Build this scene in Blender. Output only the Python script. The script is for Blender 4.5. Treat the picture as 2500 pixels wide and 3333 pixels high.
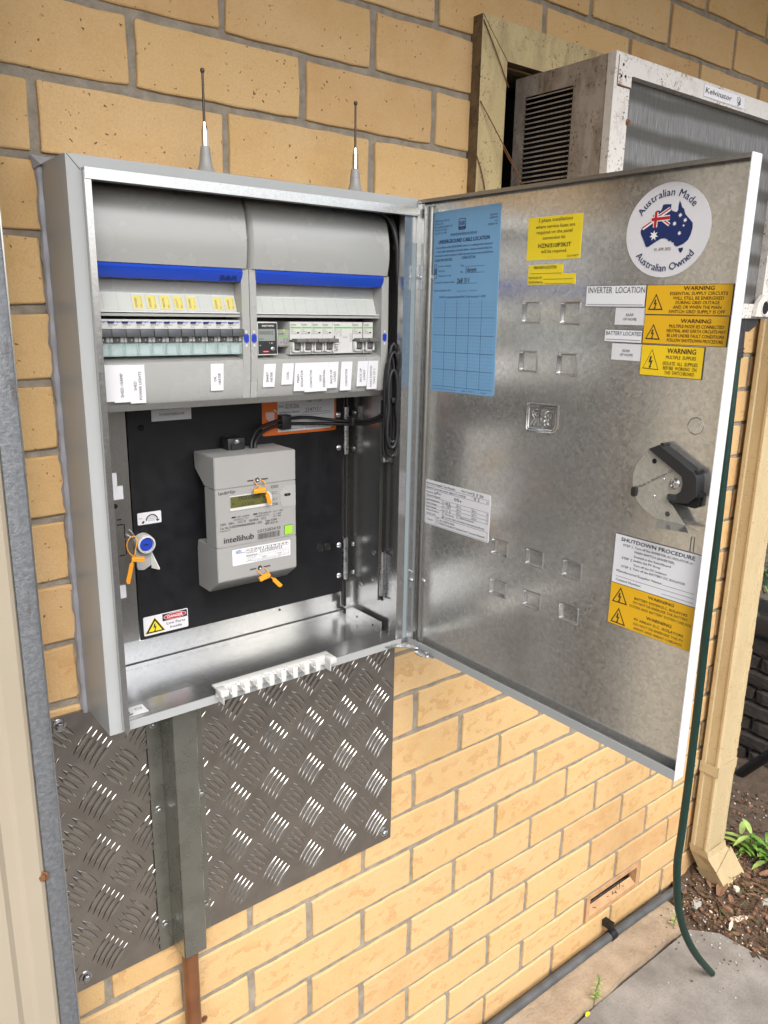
import bpy, bmesh, math, random
from mathutils import Vector, Matrix, noise
random.seed(7)
sc = bpy.context.scene
col = sc.collection
for o in list(bpy.data.objects):
    bpy.data.objects.remove(o)

# ---------------------------------------------------------------- camera
YAW, PIT, ROL = 0.6673, -0.2521, 0.0181
fw = Vector((math.sin(YAW)*math.cos(PIT), math.cos(YAW)*math.cos(PIT), math.sin(PIT)))
rt = Vector((math.cos(YAW), -math.sin(YAW), 0)); up = rt.cross(fw)
r2 = rt*math.cos(ROL)+up*math.sin(ROL); u2 = up*math.cos(ROL)-rt*math.sin(ROL)
cam_d = bpy.data.cameras.new('camera'); cam = bpy.data.objects.new('camera', cam_d); col.objects.link(cam)
M = Matrix((r2, u2, -fw)).transposed().to_4x4(); M.translation = (-0.3991, -1.0066, 1.6648)
cam.matrix_world = M
cam_d.sensor_fit = 'HORIZONTAL'; cam_d.sensor_width = 24; cam_d.lens = 2542.8/2500*24
cam_d.clip_start = 0.02; cam_d.clip_end = 500
sc.camera = cam

# ---------------------------------------------------------------- sky, sun, exposure
SUN_EL, SUN_AZ = math.radians(46), math.radians(17)   # azimuth: away from the wall (-Y), towards +X
w = bpy.data.worlds.new('World'); sc.world = w; w.use_nodes = True
nt = w.node_tree; nt.nodes.clear()
sky = nt.nodes.new('ShaderNodeTexSky'); sky.sky_type = 'NISHITA'; sky.sun_disc = False
sky.sun_elevation = SUN_EL; sky.air_density = 1.0; sky.dust_density = 4.0; sky.ozone_density = 1.0
sdir = Vector((-math.sin(SUN_AZ)*math.cos(SUN_EL), -math.cos(SUN_AZ)*math.cos(SUN_EL), math.sin(SUN_EL)))
sky.sun_rotation = math.atan2(sdir.x, sdir.y)
bg = nt.nodes.new('ShaderNodeBackground'); bg.inputs['Strength'].default_value = 0.15
wo = nt.nodes.new('ShaderNodeOutputWorld')
hs = nt.nodes.new('ShaderNodeHueSaturation'); hs.inputs['Saturation'].default_value = 0.45
nt.links.new(sky.outputs[0], hs.inputs['Color']); nt.links.new(hs.outputs[0], bg.inputs[0]); nt.links.new(bg.outputs[0], wo.inputs[0])
sl = bpy.data.lights.new('sun', 'SUN'); sl.energy = 0.75; sl.angle = math.radians(45); sl.color = (1, 0.975, 0.94)
so = bpy.data.objects.new('sun', sl); col.objects.link(so)
so.rotation_euler = (-sdir).to_track_quat('-Z', 'Y').to_euler()
so.location = (0, -3, 5)
sc.view_settings.view_transform = 'Standard'; sc.view_settings.look = 'None'
sc.view_settings.exposure = 1.36; sc.view_settings.gamma = 1
sc.view_settings.use_curve_mapping = False
sc.render.engine = 'CYCLES'
sc.cycles.use_denoising = True
try:
    sc.cycles.denoiser = 'OPENIMAGEDENOISE'; sc.cycles.denoising_input_passes = 'RGB_ALBEDO_NORMAL'
except Exception: pass
sc.cycles.max_bounces = 8; sc.cycles.diffuse_bounces = 4; sc.cycles.glossy_bounces = 4; sc.cycles.transparent_max_bounces = 12
sc.cycles.caustics_reflective = False; sc.cycles.caustics_refractive = False

# ---------------------------------------------------------------- materials
MAT = {}
def newmat(name):
    m = bpy.data.materials.new(name); m.use_nodes = True; MAT[name] = m
    n = m.node_tree.nodes; l = m.node_tree.links
    return m, n, l, n['Principled BSDF']
def tcoord(n, l, scale=1.0, rnd=False, stretch=(1, 1, 1)):
    tc = n.new('ShaderNodeTexCoord'); mp = n.new('ShaderNodeMapping'); mp.inputs['Scale'].default_value = [scale*s for s in stretch]
    l.new(tc.outputs['Object'], mp.inputs['Vector'])
    if rnd:
        oi = n.new('ShaderNodeObjectInfo'); ml = n.new('ShaderNodeMath'); ml.operation = 'MULTIPLY'; ml.inputs[1].default_value = 37.0
        l.new(oi.outputs['Random'], ml.inputs[0]); cb = n.new('ShaderNodeCombineXYZ')
        for k in range(3): l.new(ml.outputs[0], cb.inputs[k])
        l.new(cb.outputs[0], mp.inputs['Location'])
    return mp.outputs[0]
def noise_n(n, l, vec, scale, detail=3, rough=.55):
    t = n.new('ShaderNodeTexNoise'); t.inputs['Scale'].default_value = scale; t.inputs['Detail'].default_value = detail; t.inputs['Roughness'].default_value = rough
    l.new(vec, t.inputs['Vector']); return t.outputs['Fac']
def ramp(n, l, fac, stops):
    r = n.new('ShaderNodeValToRGB'); e = r.color_ramp.elements
    while len(e) < len(stops): e.new(0.5)
    for k, (p, c) in enumerate(stops):
        e[k].position = p; e[k].color = (c[0], c[1], c[2], 1) if isinstance(c, tuple) else (c, c, c, 1)
    l.new(fac, r.inputs[0]); return r.outputs[0]
def mix(n, l, fac, a, b, mode='MIX'):
    x = n.new('ShaderNodeMix'); x.data_type = 'RGBA'; x.blend_type = mode
    for v, k in ((fac, 0), (a, 6), (b, 7)):
        if isinstance(v, (int, float)): x.inputs[k].default_value = v
        elif isinstance(v, tuple): x.inputs[k].default_value = (*v, 1)
        else: l.new(v, x.inputs[k])
    return x.outputs[2]
def bump(n, l, h, bsdf, dist=.001, strength=1.0, prev=None):
    b = n.new('ShaderNodeBump'); b.inputs['Strength'].default_value = strength; b.inputs['Distance'].default_value = dist
    l.new(h, b.inputs['Height'])
    if prev is not None: l.new(prev, b.inputs['Normal'])
    l.new(b.outputs[0], bsdf.inputs['Normal']); return b.outputs[0]
def pm(name, c, rough=.5, metal=0.0, var=0.0, vs=30, bm=0.0, bs=200, spec=.5, coat=0):
    m, n, l, b = newmat(name)
    b.inputs['Base Color'].default_value = (*c, 1); b.inputs['Roughness'].default_value = rough; b.inputs['Metallic'].default_value = metal
    b.inputs['Specular IOR Level'].default_value = spec
    if coat: b.inputs['Coat Weight'].default_value = coat; b.inputs['Coat Roughness'].default_value = .12
    if var or bm:
        v = tcoord(n, l)
        if var:
            f = noise_n(n, l, v, vs, 4)
            cc = mix(n, l, ramp(n, l, f, [(.3, 0.0), (.7, 1.0)]), tuple(x*(1-var) for x in c), tuple(min(1, x*(1+var)) for x in c))
            l.new(cc, b.inputs['Base Color'])
            l.new(ramp(n, l, f, [(.3, max(0, rough-.06)), (.7, min(1, rough+.06))]), b.inputs['Roughness'])
        if bm: bump(n, l, noise_n(n, l, v, bs, 3), b, bm, 1.0)
    return m

def noise_c(n, l, vec, scale):
    t = n.new('ShaderNodeTexNoise'); t.inputs['Scale'].default_value = scale; l.new(vec, t.inputs['Vector']); return t.outputs['Color']
def mat_brick(name, low):
    m, n, l, b = newmat(name)
    v = tcoord(n, l, 1.0, True); oi = n.new('ShaderNodeObjectInfo')
    base = ramp(n, l, oi.outputs['Random'], [(0, (.525, .335, .150)), (.25, (.60, .405, .185)), (.5, (.555, .365, .160)), (.75, (.61, .42, .205)), (1, (.51, .315, .140))])
    big = noise_n(n, l, v, 14, 3)
    c = mix(n, l, ramp(n, l, big, [(.35, .0), (.72, .55)]), base, (.61, .44, .24))
    sv = tcoord(n, l, 1.0, True, (1, 1, 1.4)); sm = noise_n(n, l, sv, 36, 3, .6)
    mask = noise_n(n, l, sv, 11, 2)
    smf = n.new('ShaderNodeMath'); smf.operation = 'MULTIPLY'
    l.new(ramp(n, l, sm, [(.54, 0.0), (.58, .75), (.64, .4)]), smf.inputs[0]); l.new(ramp(n, l, mask, [(.40, 0.0), (.5, 1.0)] if low else [(.5, 0.0), (.58, 1.0)]), smf.inputs[1])
    if low:
        tc = n.new('ShaderNodeTexCoord'); sp = n.new('ShaderNodeSeparateXYZ'); l.new(tc.outputs['Object'], sp.inputs[0]); ab = n.new('ShaderNodeMath'); ab.operation = 'ABSOLUTE'; l.new(sp.outputs[2], ab.inputs[0])
        s2 = n.new('ShaderNodeMath'); s2.operation = 'MULTIPLY'; l.new(smf.outputs[0], s2.inputs[0]); l.new(ramp(n, l, ab.outputs[0], [(.012, 1.0), (.033, .0)]), s2.inputs[1]); fac = s2.outputs[0]
    else:
        s2 = n.new('ShaderNodeMath'); s2.operation = 'MULTIPLY'; l.new(smf.outputs[0], s2.inputs[0]); s2.inputs[1].default_value = .25; fac = s2.outputs[0]
    c = mix(n, l, fac, c, (.47, .265, .105))
    fine = noise_n(n, l, v, 420, 3)
    c = mix(n, l, ramp(n, l, fine, [(.35, .28), (.6, 0.0)]), c, (.44, .25, .12))
    vor = n.new('ShaderNodeTexVoronoi'); vor.inputs['Scale'].default_value = 105; vd = mix(n, l, .010, v, noise_c(n, l, v, 160), 'ADD'); l.new(vd, vor.inputs['Vector'])
    pm_ = noise_n(n, l, v, 30, 2)
    pf = n.new('ShaderNodeMath'); pf.operation = 'MULTIPLY'
    l.new(ramp(n, l, vor.outputs['Distance'], [(.05, 1.0), (.10, 0.0)] if low else [(.09, 1.0), (.15, 0.0)]), pf.inputs[0]); l.new(ramp(n, l, pm_, [(.46, 0.0), (.52, 1.0)]), pf.inputs[1])
    c = mix(n, l, pf.outputs[0], c, (.17, .10, .06))
    l.new(c, b.inputs['Base Color']); b.inputs['Roughness'].default_value = .78; b.inputs['Specular IOR Level'].default_value = .3
    h1 = bump(n, l, fine, b, .0007, .8); inv = n.new('ShaderNodeMath'); inv.operation = 'SUBTRACT'; inv.inputs[0].default_value = 1; l.new(pf.outputs[0], inv.inputs[1])
    h2 = bump(n, l, inv.outputs[0], b, .0012, 1, h1); bump(n, l, noise_n(n, l, v, 60, 2), b, .0012, .8, h2)
def mat_galv(name='galv', base=.52, tint=(1, 1.0, .985), r0=.22, r1=.42, scale=210, contrast=.10):
    m, n, l, b = newmat(name)
    v = tcoord(n, l, 1.0); ds = n.new('ShaderNodeTexNoise'); ds.inputs['Scale'].default_value = 120; l.new(v, ds.inputs['Vector'])
    vm = mix(n, l, .012, v, ds.outputs['Color'], 'ADD')
    vo = n.new('ShaderNodeTexVoronoi'); vo.inputs['Scale'].default_value = scale; l.new(vm, vo.inputs['Vector'])
    sx = n.new('ShaderNodeSeparateColor'); l.new(vo.outputs['Color'], sx.inputs[0])
    big = noise_n(n, l, v, 9, 3)
    lo, hi = base*(1-contrast), base*(1+contrast)
    c = ramp(n, l, sx.outputs[0], [(0, tuple(lo*t for t in tint)), (.5, tuple(base*t for t in tint)), (1, tuple(hi*t for t in tint))])
    c = mix(n, l, ramp(n, l, big, [(.4, 0.0), (.7, .2)]), c, tuple(base*.85*t for t in tint))
    l.new(c, b.inputs['Base Color']); b.inputs['Metallic'].default_value = .83 if name == 'galv_door' else .92
    l.new(ramp(n, l, sx.outputs[1], [(0, r0), (1, r1)]), b.inputs['Roughness'])
    bump(n, l, noise_n(n, l, v, 7, 2), b, .004, .25)
mat_brick('brick_buff', False); mat_brick('brick_stained', True)
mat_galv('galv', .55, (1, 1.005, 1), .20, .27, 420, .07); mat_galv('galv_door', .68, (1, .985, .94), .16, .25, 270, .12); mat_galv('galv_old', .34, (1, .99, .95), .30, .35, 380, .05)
pm('mortar', (.265, .235, .190), .95, 0, .22, 60, .0018, 260, .2)
pm('paint_grey', (.345, .36, .362), .32, 0, .03, 8, .00008, 900)
pm('plastic_grey', (.345, .348, .336), .25, 0, .02, 20, .00005, 900, .5, .25)
pm('plastic_grey2', (.305, .305, .297), .42, 0, .02, 20, .00006, 900)
pm('plastic_white', (.56, .56, .545), .4); pm('plastic_dark', (.018, .018, .02), .42, 0, .1, 60)
pm('toggle', (.075, .08, .088), .42); pm('toggle2', (.13, .125, .12), .42)
pm('blue_gloss', (.012, .055, .42), .22, 0, 0, 1, 0, 1, .5, .4); pm('blue_lock', (.012, .045, .40), .4)
pm('black_panel', (.006, .0065, .008), .45, 0, .25, 40, .00015, 700, .35)
pm('black_rubber', (.008, .008, .009), .48); pm('void', (.004, .004, .004), .9)
pm('ink', (.012, .012, .014), .6); pm('ink_grey', (.045, .045, .05), .6); pm('ink_brown', (.05, .02, .005), .6); pm('ink_blue', (.012, .022, .10), .6)
pm('paper', (.66, .66, .69), .5, 0, .02, 30); pm('paper_yellow', (.80, .62, .02), .45, 0, .03, 20); pm('paper_blue', (.17, .36, .58), .5, 0, .04, 15)
pm('label_orange', (.74, .42, .012), .32, 0, .02, 30); pm('label_amber', (.80, .55, .015), .32, 0, .02, 30); pm('label_white', (.74, .75, .79), .32)
pm('gridline', (.10, .20, .33), .6)
pm('red_print', (.42, .012, .02), .5); pm('navy', (.008, .022, .115), .45); pm('white_print', (.78, .78, .78), .5)
pm('sticker_orange', (.62, .13, .012), .5); pm('seal_orange', (.72, .30, .02), .35, 0, .05, 60, 0, 1, .5); pm('green_print', (.16, .46, .05), .5); pm('green_sq', (.30, .56, .05), .35); pm('print_blue', (.02, .14, .42), .5)
pm('lcd', (.105, .105, .035), .25); pm('lcd2', (.24, .27, .25), .25); pm('meter_face', (.025, .027, .03), .3)
pm('steel', (.60, .60, .60), .22, 1.0); pm('steel_dark', (.075, .062, .055), .35, .8); pm('zinc', (.58, .59, .60), .3, 1.0, .1, 200)
pm('conduit_grey', (.075, .078, .082), .55, 0, .25, 25); pm('latch_plate', (.37, .355, .31), .5, .25, .14, 260); pm('silicone', (.27, .275, .31), .35, 0, .08, 40)
pm('pvc_brown', (.155, .062, .026), .33, 0, .2, 30); pm('hose_green', (.004, .026, .020), .42, 0, .2, 150)
pm('cream_paint', (.50, .40, .235), .42, 0, .05, 10, .00015, 300); pm('galv_duct', (.33, .335, .30), .28, .9, .12, 25); pm('cream_sheet', (.34, .295, .225), .4, 0, .03, 6, .0001, 500)
pm('terracotta', (.46, .27, .135), .8, 0, .18, 40, .0008, 300)
pm('leaf_green', (.115, .235, .035), .45, 0, .25, 40); pm('leaf_pale', (.30, .42, .12), .45, 0, .2, 40); pm('leaf_dark', (.012, .032, .012), .5, 0, .3, 30)
pm('stem', (.13, .14, .05), .7); pm('bark_chip', (.085, .05, .028), .85, 0, .35, 60, .001, 200); pm('leaf_litter', (.20, .105, .06), .8, 0, .3, 40)
pm('stone_pale', (.58, .535, .46), .85, 0, .12, 60, .001, 200); pm('stone_pale2', (.64, .56, .46), .85, 0, .12, 60, .001, 200); pm('stone_grey', (.40, .40, .36), .9, 0, .15, 50, .001, 200)
pm('dark_stone', (.040, .031, .024), .95, 0, .45, 22, .004, 60); pm('dark_joint', (.085, .070, .055), .95, 0, .3, 60)
pm('timber_dark', (.03, .022, .016), .9); pm('fence_board', (.15, .115, .085), .85, 0, .25, 6); pm('soffit', (.36, .32, .25), .8)
pm('rust', (.16, .065, .025), .85, 0, .35, 150, .0006, 300); pm('web', (.30, .27, .22), .9)
pm('film_blue', (.29, .345, .37), .35, .3)

def mat_tread():
    m, n, l, b = newmat('aluminium_tread')
    v = tcoord(n, l); f = noise_n(n, l, v, 22, 4); g = noise_n(n, l, tcoord(n, l, 1, False, (1, 1, .15)), 300, 2)
    l.new(ramp(n, l, f, [(.3, (.38, .355, .325)), (.7, (.49, .462, .425))]), b.inputs['Base Color']); b.inputs['Metallic'].default_value = 1
    l.new(ramp(n, l, g, [(.3, .17), (.7, .25)]), b.inputs['Roughness'])
    bump(n, l, noise_n(n, l, v, 16, 1), b, .006, .5)
mat_tread()
pm('aluminium_bar', (.52, .495, .462), .24, 1.0, .06, 40)
def mat_post():
    m, n, l, b = newmat('galv_post')
    v = tcoord(n, l); f = noise_n(n, l, v, 170, 5, .7); g = noise_n(n, l, tcoord(n, l, 1, False, (1, 1, .2)), 40, 4)
    c = mix(n, l, ramp(n, l, f, [(.35, 0.0), (.65, 1.0)]), (.125, .134, .145), (.20, .211, .225))
    c = mix(n, l, ramp(n, l, g, [(.62, 0.0), (.7, .8)]), c, (.07, .05, .045))
    l.new(c, b.inputs['Base Color']); b.inputs['Metallic'].default_value = .35; b.inputs['Roughness'].default_value = .5
    bump(n, l, f, b, .002, .8)
mat_post()
def mat_dirty(name, clean, dirt, spots, d0, d1, sd=24, rough=.5, streak=1.0):
    m, n, l, b = newmat(name)
    v = tcoord(n, l, 1, False, (1, 1, streak)); f = noise_n(n, l, v, sd, 6, .7); f2 = noise_n(n, l, tcoord(n, l), 190, 4, .6); f3 = noise_n(n, l, tcoord(n, l), 30, 2)
    c = mix(n, l, ramp(n, l, f, [(d0, 0.0), (d1, 1.0)]), clean, dirt)
    s = n.new('ShaderNodeMath'); s.operation = 'MULTIPLY'
    l.new(ramp(n, l, f2, [(.57, 0.0), (.63, 1.0)]), s.inputs[0]); l.new(ramp(n, l, f3, [(.42, .1), (.6, 1.0)]), s.inputs[1])
    c = mix(n, l, s.outputs[0], c, spots)
    l.new(c, b.inputs['Base Color']); b.inputs['Roughness'].default_value = rough
    bump(n, l, f2, b, .0006, .6)
mat_dirty('timber_paint', (.50, .40, .21), (.22, .155, .075), (.07, .045, .024), .44, .74, 20, .7, .35)
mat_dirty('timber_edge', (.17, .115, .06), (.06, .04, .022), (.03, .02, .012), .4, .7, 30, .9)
mat_dirty('ac_white', (.60, .575, .545), (.34, .27, .21), (.13, .075, .04), .52, .78, 22, .5); mat_dirty('pipe_paint', (.50, .40, .235), (.38, .285, .155), (.33, .25, .14), .5, .85, 10, .42, .35)
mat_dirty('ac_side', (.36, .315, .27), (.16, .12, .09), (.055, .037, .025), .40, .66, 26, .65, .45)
def mat_fins():
    m, n, l, b = newmat('coil_fins')
    v = tcoord(n, l, 1, False, (1, 1, .06)); f = noise_n(n, l, v, 520, 2)
    wv = n.new('ShaderNodeTexWave'); wv.bands_direction = 'Z'; wv.inputs['Scale'].default_value = 5.6; wv.inputs['Distortion'].default_value = 1.2; l.new(tcoord(n, l), wv.inputs['Vector'])
    c = mix(n, l, ramp(n, l, f, [(.3, 0.0), (.7, 1.0)]), (.105, .105, .105), (.25, .25, .25))
    c = mix(n, l, ramp(n, l, wv.outputs['Fac'], [(.1, .85), (.6, 0.0)]), c, (.06, .055, .045))
    l.new(c, b.inputs['Base Color']); b.inputs['Metallic'].default_value = .3; b.inputs['Roughness'].default_value = .55
    bump(n, l, f, b, .0015, .8)
mat_fins()
def mat_ground(name, a, bcol, cspot, s1=5, s2=160, bd=.002, rough=.9):
    m, n, l, b = newmat(name); v = tcoord(n, l)
    f = noise_n(n, l, v, s1, 6, .65); g = noise_n(n, l, v, s2, 3)
    c = mix(n, l, ramp(n, l, f, [(.32, 0.0), (.68, 1.0)]), a, bcol)
    c = mix(n, l, ramp(n, l, g, [(.50, 0.0), (.85, .6)]), c, cspot)
    l.new(c, b.inputs['Base Color']); b.inputs['Roughness'].default_value = rough
    h = bump(n, l, g, b, bd, .7); bump(n, l, f, b, bd*3, .5, h)
mat_ground('concrete', (.165, .152, .138), (.285, .268, .245), (.13, .112, .10), 8, 170, .002)
mat_ground('concrete_sandy', (.27, .20, .135), (.45, .355, .25), (.22, .155, .10), 11, 150, .003)
mat_ground('soil', (.060, .040, .027), (.125, .088, .060), (.035, .022, .015), 14, 90, .008, 1)
def mat_clear(name, tint, gloss, fac, rough=.08):
    m = bpy.data.materials.new(name); m.use_nodes = True; MAT[name] = m; n = m.node_tree.nodes; l = m.node_tree.links; n.clear()
    t = n.new('ShaderNodeBsdfTransparent'); t.inputs[0].default_value = (*tint, 1); g = n.new('ShaderNodeBsdfPrincipled'); g.inputs['Base Color'].default_value = (*gloss, 1); g.inputs['Roughness'].default_value = rough
    x = n.new('ShaderNodeMixShader'); x.inputs[0].default_value = fac; o = n.new('ShaderNodeOutputMaterial')
    l.new(t.outputs[0], x.inputs[1]); l.new(g.outputs[0], x.inputs[2]); l.new(x.outputs[0], o.inputs[0])
mat_clear('clear_flap', (.97, .98, .97), (.6, .62, .62), .10); mat_clear('clear_teal', (.93, .97, .97), (.60, .70, .70), .20, .12)

# ---------------------------------------------------------------- mesh helpers
class Fr:                                   # a plane: origin, right, up, outward
    def __init__(s, O, ex, ey): s.O = Vector(O); s.ex = Vector(ex).normalized(); s.ey = Vector(ey).normalized(); s.en = s.ex.cross(s.ey)
    def p(s, x, y, z=0.0): return s.O+s.ex*x+s.ey*y+s.en*z
    def rot(s, cx, cy, a):
        c, n = math.cos(a), math.sin(a); f = Fr(s.p(cx, cy), s.ex*c+s.ey*n, s.ey*c-s.ex*n); f.O = f.p(-cx, -cy); return f
def FRONT(y): return Fr((0, y, 0), (1, 0, 0), (0, 0, 1))
GLY = {}
def glyph(txt, bold):
    k = (txt, bold)
    if k not in GLY:
        cu = bpy.data.curves.new('t', 'FONT'); cu.body = txt; cu.resolution_u = 2; cu.size = 1.0
        ob = bpy.data.objects.new('t', cu); me = bpy.data.meshes.new_from_object(ob)
        vs = [(v.co.x, v.co.y) for v in me.vertices]; fs = [tuple(p.vertices) for p in me.polygons]
        bpy.data.objects.remove(ob); bpy.data.curves.remove(cu); bpy.data.meshes.remove(me)
        GLY[k] = (vs, fs, min([v[0] for v in vs] or [0]), max([v[0] for v in vs] or [1]))
    return GLY[k]
CAP = 0.694
class MB:
    def __init__(s): s.v = []; s.f = []; s.m = []; s.sm = []
    def add(s, vs, fs, mat, smooth=False):
        b = len(s.v); s.v += [Vector(x) for x in vs]
        for f in fs: s.f.append([b+i for i in f]); s.m.append(mat); s.sm.append(smooth)
        return s
    def box(s, a, b, mat):
        x0, y0, z0 = [min(p, q) for p, q in zip(a, b)]; x1, y1, z1 = [max(p, q) for p, q in zip(a, b)]
        return s.add([(x0, y0, z0), (x1, y0, z0), (x1, y1, z0), (x0, y1, z0), (x0, y0, z1), (x1, y0, z1), (x1, y1, z1), (x0, y1, z1)],
                     [(0, 3, 2, 1), (4, 5, 6, 7), (0, 1, 5, 4), (1, 2, 6, 5), (2, 3, 7, 6), (3, 0, 4, 7)], mat)
    def rbox(s, a, b, r, mat, seg=2):
        bm = bmesh.new(); bmesh.ops.create_cube(bm, size=1)
        for v in bm.verts: v.co = Vector([(p+q)/2+c*abs(q-p) for p, q, c in zip(a, b, v.co)])
        bmesh.ops.bevel(bm, geom=bm.edges[:], offset=r, segments=seg, affect='EDGES', profile=.5)
        s.addbm(bm, mat, True); bm.free(); return s
    def addbm(s, bm, mat, smooth=False):
        bm.verts.index_update(); return s.add([v.co.copy() for v in bm.verts], [[v.index for v in f.verts] for f in bm.faces], mat, smooth)
    def prism(s, poly, fr, z0, z1, mat, side=None, back=True):
        n = len(poly); A = sum(poly[i][0]*poly[(i+1) % n][1]-poly[(i+1) % n][0]*poly[i][1] for i in range(n))
        if A < 0: poly = poly[::-1]
        s.add([fr.p(x, y, z1) for x, y in poly], [list(range(n))], mat)
        if z0 is not None and abs(z1-z0) > 1e-7:
            s.add([fr.p(x, y, z0) for x, y in poly]+[fr.p(x, y, z1) for x, y in poly], [(i, (i+1) % n, n+(i+1) % n, n+i) for i in range(n)], side or mat)
            if back: s.add([fr.p(x, y, z0) for x, y in poly], [list(range(n))[::-1]], side or mat)
        return s
    def rect(s, fr, x0, y0, x1, y1, z, mat): return s.add([fr.p(x0, y0, z), fr.p(x1, y0, z), fr.p(x1, y1, z), fr.p(x0, y1, z)], [(0, 1, 2, 3)], mat)
    def line(s, fr, a, b, wd, z, mat):
        d = Vector((b[0]-a[0], b[1]-a[1])); L = d.length or 1e-6; nx, ny = -d.y/L*wd/2, d.x/L*wd/2
        return s.add([fr.p(a[0]-nx, a[1]-ny, z), fr.p(b[0]-nx, b[1]-ny, z), fr.p(b[0]+nx, b[1]+ny, z), fr.p(a[0]+nx, a[1]+ny, z)], [(0, 1, 2, 3)], mat)
    def frame(s, fr, x0, y0, x1, y1, wd, z, mat):
        s.rect(fr, x0, y0, x1, y0+wd, z, mat); s.rect(fr, x0, y1-wd, x1, y1, z, mat); s.rect(fr, x0, y0+wd, x0+wd, y1-wd, z, mat); s.rect(fr, x1-wd, y0+wd, x1, y1-wd, z, mat); return s
    def text(s, fr, txt, x, y, h, mat, w=None, bold=0, align='l', z=.0004, shear=0):
        vs, fs, a, b = glyph(txt, 0); k = h/CAP; kx = k if w is None else w/max(b-a, 1e-4)
        wd = (b-a)*kx; off = {'l': 0, 'c': -wd/2, 'r': -wd}[align]; e = .022*bold*h
        for q, (ox, oy) in enumerate(((0, 0),) if bold < .4 else ((-e, -e*.6), (e, e*.6))):
            s.add([fr.p(x+off+(vx-a)*kx+vy*k*shear+ox, y+vy*k+oy, z+q*.00004) for vx, vy in vs], fs, mat)
        return s
    def tube(s, pts, r, mat, n=8, closed=False, caps=True):
        pts = [Vector(p) for p in pts]; N = len(pts); vs = []; fs = []; prev = None
        for i, p in enumerate(pts):
            if closed: t = pts[(i+1) % N]-pts[i-1]
            else: t = pts[min(i+1, N-1)]-pts[max(i-1, 0)]
            t.normalize()
            if prev is None: u = t.orthogonal().normalized()
            else: u = (prev-t*prev.dot(t)); u = u.normalized() if u.length > 1e-6 else t.orthogonal().normalized()
            prev = u; w_ = t.cross(u); rr = r[i] if isinstance(r, (list, tuple)) else r
            for k in range(n):
                a = 2*math.pi*k/n; vs.append(p+u*math.cos(a)*rr+w_*math.sin(a)*rr)
        for i in range(N if closed else N-1):
            j = (i+1) % N
            for k in range(n): fs.append((i*n+k, i*n+(k+1) % n, j*n+(k+1) % n, j*n+k))
        s.add(vs, fs, mat, True)
        if caps and not closed:
            s.add(vs[:n], [list(range(n))[::-1]], mat); s.add(vs[-n:], [list(range(n))], mat)
        return s
    def cyl(s, a, b, r, mat, n=16): return s.tube([a, b], r, mat, n)
    def lathe(s, c, ax, prof, mat, n=20):
        c = Vector(c); ax = Vector(ax).normalized(); u = ax.orthogonal().normalized(); w_ = ax.cross(u); vs = []; fs = []
        for r, h in prof:
            for k in range(n):
                a = 2*math.pi*k/n; vs.append(c+ax*h+(u*math.cos(a)+w_*math.sin(a))*max(r, 1e-5))
        for i in range(len(prof)-1):
            for k in range(n): fs.append((i*n+k, i*n+(k+1) % n, (i+1)*n+(k+1) % n, (i+1)*n+k))
        return s.add(vs, fs, mat, True)
    def build(s, name, parent=None, label=None, loc=None):
        L = Vector(WL[parent.name]) if parent is not None else (Vector(loc) if loc is not None else Vector((0, 0, 0)))
        me = bpy.data.meshes.new(name); me.from_pydata([tuple(v-L) for v in s.v], [], s.f)
        names = []
        for m in s.m:
            if m not in names: names.append(m)
        for m in names: me.materials.append(MAT[m])
        ix = {m: i for i, m in enumerate(names)}
        me.polygons.foreach_set('material_index', [ix[m] for m in s.m]); me.polygons.foreach_set('use_smooth', s.sm)
        me.update(); me.validate(verbose=False)
        o = bpy.data.objects.new(name, me); col.objects.link(o)
        if any(s.sm):
            try: me.set_sharp_from_angle(angle=math.radians(38))
            except Exception: pass
        if parent is not None: o.parent = parent
        else: o.location = L
        if label: o['label'] = label
        WL[o.name] = tuple(L); return o
WL = {}
def thing(name, label, cat, loc=(0, 0, 0), group=None):
    o = bpy.data.objects.new(name, None); col.objects.link(o); o.location = loc; o.empty_display_size = .05
    WL[o.name] = tuple(loc); return tag(o, label, cat, group)
def tag(o, label, cat, group=None):
    o['label'] = label; o['category'] = cat
    if group: o['group'] = group
    return o
def struct(o): o['kind'] = 'structure'; return o
def dup(root, loc, label):
    r = root.copy(); col.objects.link(r); r.location = loc; r['label'] = label; WL[r.name] = tuple(loc)
    for ch in root.children:
        c = ch.copy(); col.objects.link(c); c.parent = r; WL[c.name] = tuple(loc)
        for g in ch.children:
            d = g.copy(); col.objects.link(d); d.parent = c
    return r
def rrect(x0, y0, x1, y1, r, n=4):
    P = []
    for cx, cy, a0 in ((x1-r, y0+r, -90), (x1-r, y1-r, 0), (x0+r, y1-r, 90), (x0+r, y0+r, 180)):
        for k in range(n+1): a = math.radians(a0+90*k/n); P.append((cx+r*math.cos(a), cy+r*math.sin(a)))
    return P
def circ(cx, cy, r, n=24, ry=None): return [(cx+r*math.cos(2*math.pi*k/n), cy+(ry or r)*math.sin(2*math.pi*k/n)) for k in range(n)]
def cr(pts, n=8):                            # Catmull-Rom through points
    P = [Vector(p) for p in pts]; P = [P[0]*2-P[1]]+P+[P[-1]*2-P[-2]]; out = []
    for i in range(1, len(P)-2):
        for k in range(n):
            t = k/n; a, b, c, d = P[i-1:i+3]
            out.append(.5*((2*b)+(c-a)*t+(2*a-5*b+4*c-d)*t*t+(3*b-a-3*c+d)*t**3))
    out.append(P[-2]); return out
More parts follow.
